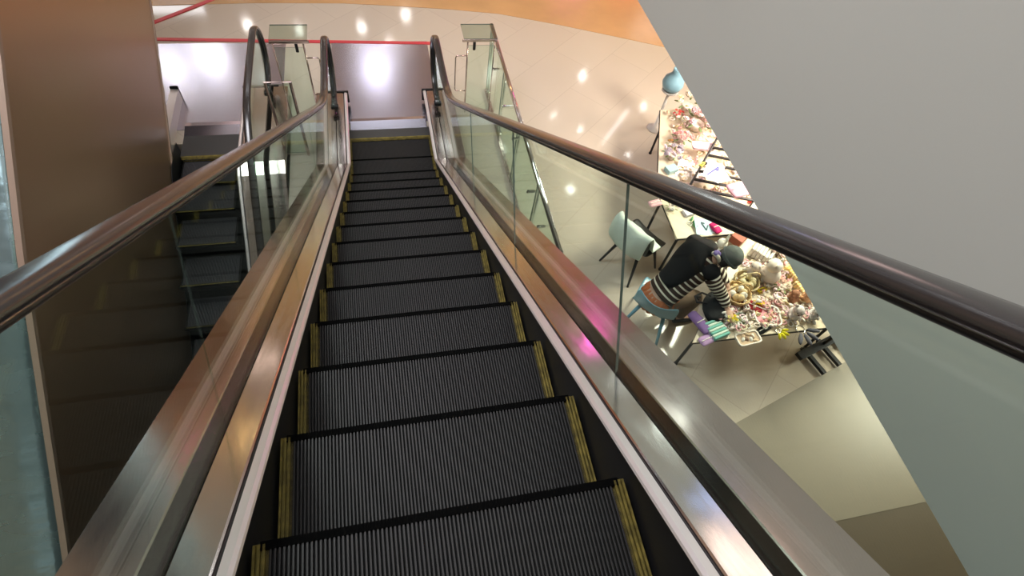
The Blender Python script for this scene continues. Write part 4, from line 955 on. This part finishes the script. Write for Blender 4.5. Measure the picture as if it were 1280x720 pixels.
# arms: shoulder, elbow, wrist
arms = [[L(2.83, 2.12, 0.99, 0.062), L(2.90, 2.05, 0.90, 0.054), L(2.95, 2.03, 0.84, 0.047), L(2.98, 1.98, 0.80, 0.040), L(3.00, 1.92, 0.765, 0.029), L(3.00, 1.89, 0.755, 0.026)],
        [L(2.80, 2.52, 1.00, 0.062), L(2.92, 2.56, 0.90, 0.054), L(3.02, 2.50, 0.82, 0.047), L(3.08, 2.34, 0.80, 0.040), L(3.10, 2.16, 0.775, 0.029), L(3.10, 2.12, 0.77, 0.026)]]
for a in arms: limb(b, a, 14)
# thighs under the table edge, shins down to the floor, feet
for yo, kx, ky in ((0.10, 2.86, 2.50), (-0.09, 2.88, 2.22)):
    limb(b, [L(2.50, 2.26 + yo, 0.50, 0.095), L(2.70, (2.26 + yo + ky) / 2, 0.51, 0.085), L(kx, ky, 0.50, 0.062), L(kx + 0.04, ky, 0.44, 0.058), L(kx + 0.02, ky, 0.28, 0.052), L(kx, ky, 0.09, 0.036)], 14)
    limb(b, [L(kx - 0.04, ky, 0.045, 0.040), L(kx + 0.06, ky, 0.045, 0.042), L(kx + 0.18, ky, 0.032, 0.030)], 12)
def hand(mb, wrist, fwd, side, down, curl=0.5):
    w_ = Vector(wrist); f = Vector(fwd).normalized(); s_ = Vector(side).normalized(); dn = Vector(down).normalized()
    limb(mb, [tuple(w_ - f * 0.01) + (0.024, 0.020), tuple(w_ + f * 0.03) + (0.036, 0.016), tuple(w_ + f * 0.075) + (0.040, 0.014), tuple(w_ + f * 0.090) + (0.036, 0.011)], 14, up=tuple(dn))
    for k, (ln, of) in enumerate(((0.068, 0.030), (0.078, 0.010), (0.072, -0.010), (0.056, -0.029))):
        p = w_ + f * 0.080 + s_ * of; q = p + (f + s_ * of * 3 + dn * 0.25).normalized() * ln * 0.45; r_ = q + (f * (1 - curl) + dn * curl).normalized() * ln * 0.32; t = r_ + (f * (0.6 - curl) + dn).normalized() * ln * 0.28
        limb(mb, [tuple(p) + (0.0092,), tuple(q) + (0.0086,), tuple(r_) + (0.0078,), tuple(t) + (0.006,)], 8)
    p = w_ + f * 0.025 + s_ * 0.028; q = p + (f * 0.5 + s_ * 0.8 + dn * 0.2).normalized() * 0.04; t = q + (f * 0.9 + s_ * 0.1 + dn * 0.3).normalized() * 0.03
    limb(mb, [tuple(p) + (0.013,), tuple(q) + (0.011,), tuple(t) + (0.008,)], 8)
hand(b, L(3.00, 1.885, 0.752), (0.15, -0.9, -0.25), (1, 0.15, 0), (0, -0.2, -1))
hand(b, L(3.10, 2.115, 0.768), (-0.35, -0.9, -0.2), (-1, 0.35, 0), (0, -0.2, -1))
body = fuse(b.build('body', 'skin', PSN, True), 0.0065)
# striped jumper: cream bands across dark brown, following the torso and the sleeves
def stripes(name, axis, freq, c1=(0.045, 0.026, 0.020), c2=(0.80, 0.74, 0.62), width=0.30, off=0.0):
    m = mat(name, c1, 0.85, spec=0.2)
    tc = nd(m, 'ShaderNodeTexCoord'); dt = nd(m, 'ShaderNodeVectorMath', operation='DOT_PRODUCT'); dt.inputs[1].default_value = Vector(axis).normalized()
    lk(m, tc.outputs['Object'], dt.inputs[0])
    ad = nd(m, 'ShaderNodeMath', operation='MULTIPLY_ADD'); ad.inputs[1].default_value = freq; ad.inputs[2].default_value = off; lk(m, dt.outputs['Value'], ad.inputs[0])
    fr = nd(m, 'ShaderNodeMath', operation='FRACT'); lk(m, ad.outputs[0], fr.inputs[0])
    lt = nd(m, 'ShaderNodeMath', operation='LESS_THAN'); lt.inputs[1].default_value = width; lk(m, fr.outputs[0], lt.inputs[0])
    mx = nd(m, 'ShaderNodeMix', data_type='RGBA'); mx.inputs['A'].default_value = (*c1, 1); mx.inputs['B'].default_value = (*c2, 1)
    lk(m, lt.outputs[0], mx.inputs['Factor']); lk(m, mx.outputs['Result'], m.node_tree.nodes['Principled BSDF'].inputs['Base Color'])
stripes('jumper_stripes', (0.36, 0.08, 0.55), 17.0)
b = MB()
limb(b, [L(2.49, 2.25, 0.575, 0.170, 0.130), L(2.56, 2.27, 0.66, 0.175, 0.125), L(2.66, 2.30, 0.80, 0.180, 0.125), L(2.75, 2.33, 0.95, 0.205, 0.125), L(2.83, 2.32, 1.03, 0.165, 0.105), L(2.885, 2.29, 1.075, 0.075, 0.068)], 22, up=(0.8, 0.2, -0.4))
fuse(b.build('jumper', 'jumper_stripes', PSN, True), 0.009)
for a, ax, nm in ((arms[0], (0.35, -0.55, -0.6), 'sleeve_r'), (arms[1], (0.75, -0.5, -0.3), 'sleeve_l')):
    stripes(nm, ax, 24.0, width=0.42)
    b = MB(); limb(b, [(p[0], p[1], p[2], p[3] + (0.016 if i < 4 else 0.012)) for i, p in enumerate(a[:5])], 16); b.build('sleeve', nm, PSN, True)
# black vest over the back, with raised shoulder
b = MB()
limb(b, [L(2.545, 2.30, 0.70, 0.125, 0.150), L(2.62, 2.32, 0.80, 0.150, 0.150), L(2.71, 2.35, 0.93, 0.190, 0.150), L(2.78, 2.37, 1.02, 0.190, 0.135), L(2.85, 2.35, 1.07, 0.14, 0.10), L(2.89, 2.31, 1.09, 0.085, 0.08)], 22, up=(0.8, 0.2, -0.4))
b.blob(L(2.79, 2.50, 1.03), (0.10, 0.11, 0.09), 14, 10); b.blob(L(2.83, 2.17, 1.01), (0.09, 0.09, 0.08), 14, 10)
fuse(b.build('vest', cm((0.010, 0.010, 0.012)), PSN, True), 0.009)
# grey knitted cap, purple scarf knot and pale collar
b = MB(); b.blob(hc - HF * 0.012 + hu * 0.022, (0.108, 0.108, 0.100), 20, 14, amp=0.05, seed=2); b.tube([hc + hu * 0.0 + (HF * math.cos(t) + hs * math.sin(t)) * 0.104 + hu * 0.0 for t in [6.283 * i / 22 for i in range(22)]], 0.016, 8, closed=True)
b.build('cap', cm((0.11, 0.13, 0.125)), PSN, True)
b = MB()
for i in range(26):
    a = 6.283 * i / 26; p = hc - hu * 0.05 - HF * 0.03 + (hs * math.cos(a) + HF * math.sin(a) * 0.7) * 0.082
    if math.sin(a) < 0.3: b.tube([p + hu * 0.05, p, p - hu * 0.045], [0.016, 0.014, 0.006], 6)
b.build('hair', cm((0.03, 0.028, 0.028)), PSN, True)
b = MB(); b.tube([Vector(L(2.895, 2.29, 1.10)) + Vector((0.065 * math.cos(t) * 0.8, 0.075 * math.sin(t), 0.03 * math.sin(t * 2) - 0.05 * math.cos(t))) for t in [6.283 * i / 18 for i in range(18)]], 0.020, 8, closed=True)
b.build('collar', cm((0.66, 0.62, 0.52)), PSN, True)
b = MB(); b.blob(L(2.86, 2.27, 1.17), (0.035, 0.035, 0.025), 12, 8, amp=0.5, seed=6); b.build('scarf_knot', cm((0.20, 0.15, 0.38)), PSN, True)
for sg in (-1, 1):
    b = MB(); b.blob(hc + HF * 0.088 + hs * sg * 0.032 + hu * 0.018, 0.009, 8, 6); b.build('eye', 'black_metal', PSN, True)
b = MB(); b.tube([hc + HF * 0.098 - hu * 0.045 + hs * x for x in (-0.02, 0, 0.02)], 0.005, 6); b.build('mouth', cm((0.45, 0.14, 0.12)), PSN, True)
# pleated orange brown skirt round the hips, dark trousers below, shoes
b = MB(); n = 84; rows_ = [(0.42, 0.235, 0.200), (0.47, 0.245, 0.205), (0.53, 0.225, 0.190), (0.585, 0.190, 0.150)]
vs = []
for i, (z_, rx, ry) in enumerate(rows_):
    for k in range(n):
        a = 6.283 * k / n; q = 1 + 0.035 * math.cos(a * 21) * (1 if i < 3 else 0.4)
        x = rx * q * math.cos(a); y = ry * q * math.sin(a); vs.append((x * math.cos(0.3) - y * math.sin(0.3) + 0.03 + 0.05 * i / 3, x * math.sin(0.3) + y * math.cos(0.3), z_ + 0.02))
b.add(vs, [(i * n + k, i * n + (k + 1) % n, (i + 1) * n + (k + 1) % n, (i + 1) * n + k) for i in range(3) for k in range(n)] + [tuple(range(n))[::-1], tuple(3 * n + k for k in range(n))])
b.build('pleated_skirt', cm((0.48, 0.15, 0.06)), PSN, True)
b = MB()
for yo, kx, ky in ((0.10, 2.86, 2.50), (-0.09, 2.88, 2.22)):
    limb(b, [L(2.52, 2.26 + yo, 0.51, 0.108), L(2.70, (2.26 + yo + ky) / 2, 0.515, 0.098), L(kx, ky, 0.505, 0.074), L(kx + 0.045, ky, 0.44, 0.068), L(kx + 0.02, ky, 0.28, 0.062), L(kx, ky, 0.12, 0.05)], 16)
b.build('trousers', cm((0.19, 0.13, 0.09)), PSN, True)
for kx, ky in ((2.86, 2.50), (2.88, 2.22)):
    b = MB(); limb(b, [L(kx - 0.05, ky, 0.042, 0.042, 0.040), L(kx + 0.05, ky, 0.044, 0.048, 0.042), L(kx + 0.19, ky, 0.030, 0.034, 0.028)], 14); b.build('shoe', cm((0.03, 0.03, 0.03), 0.5), PSN, True)
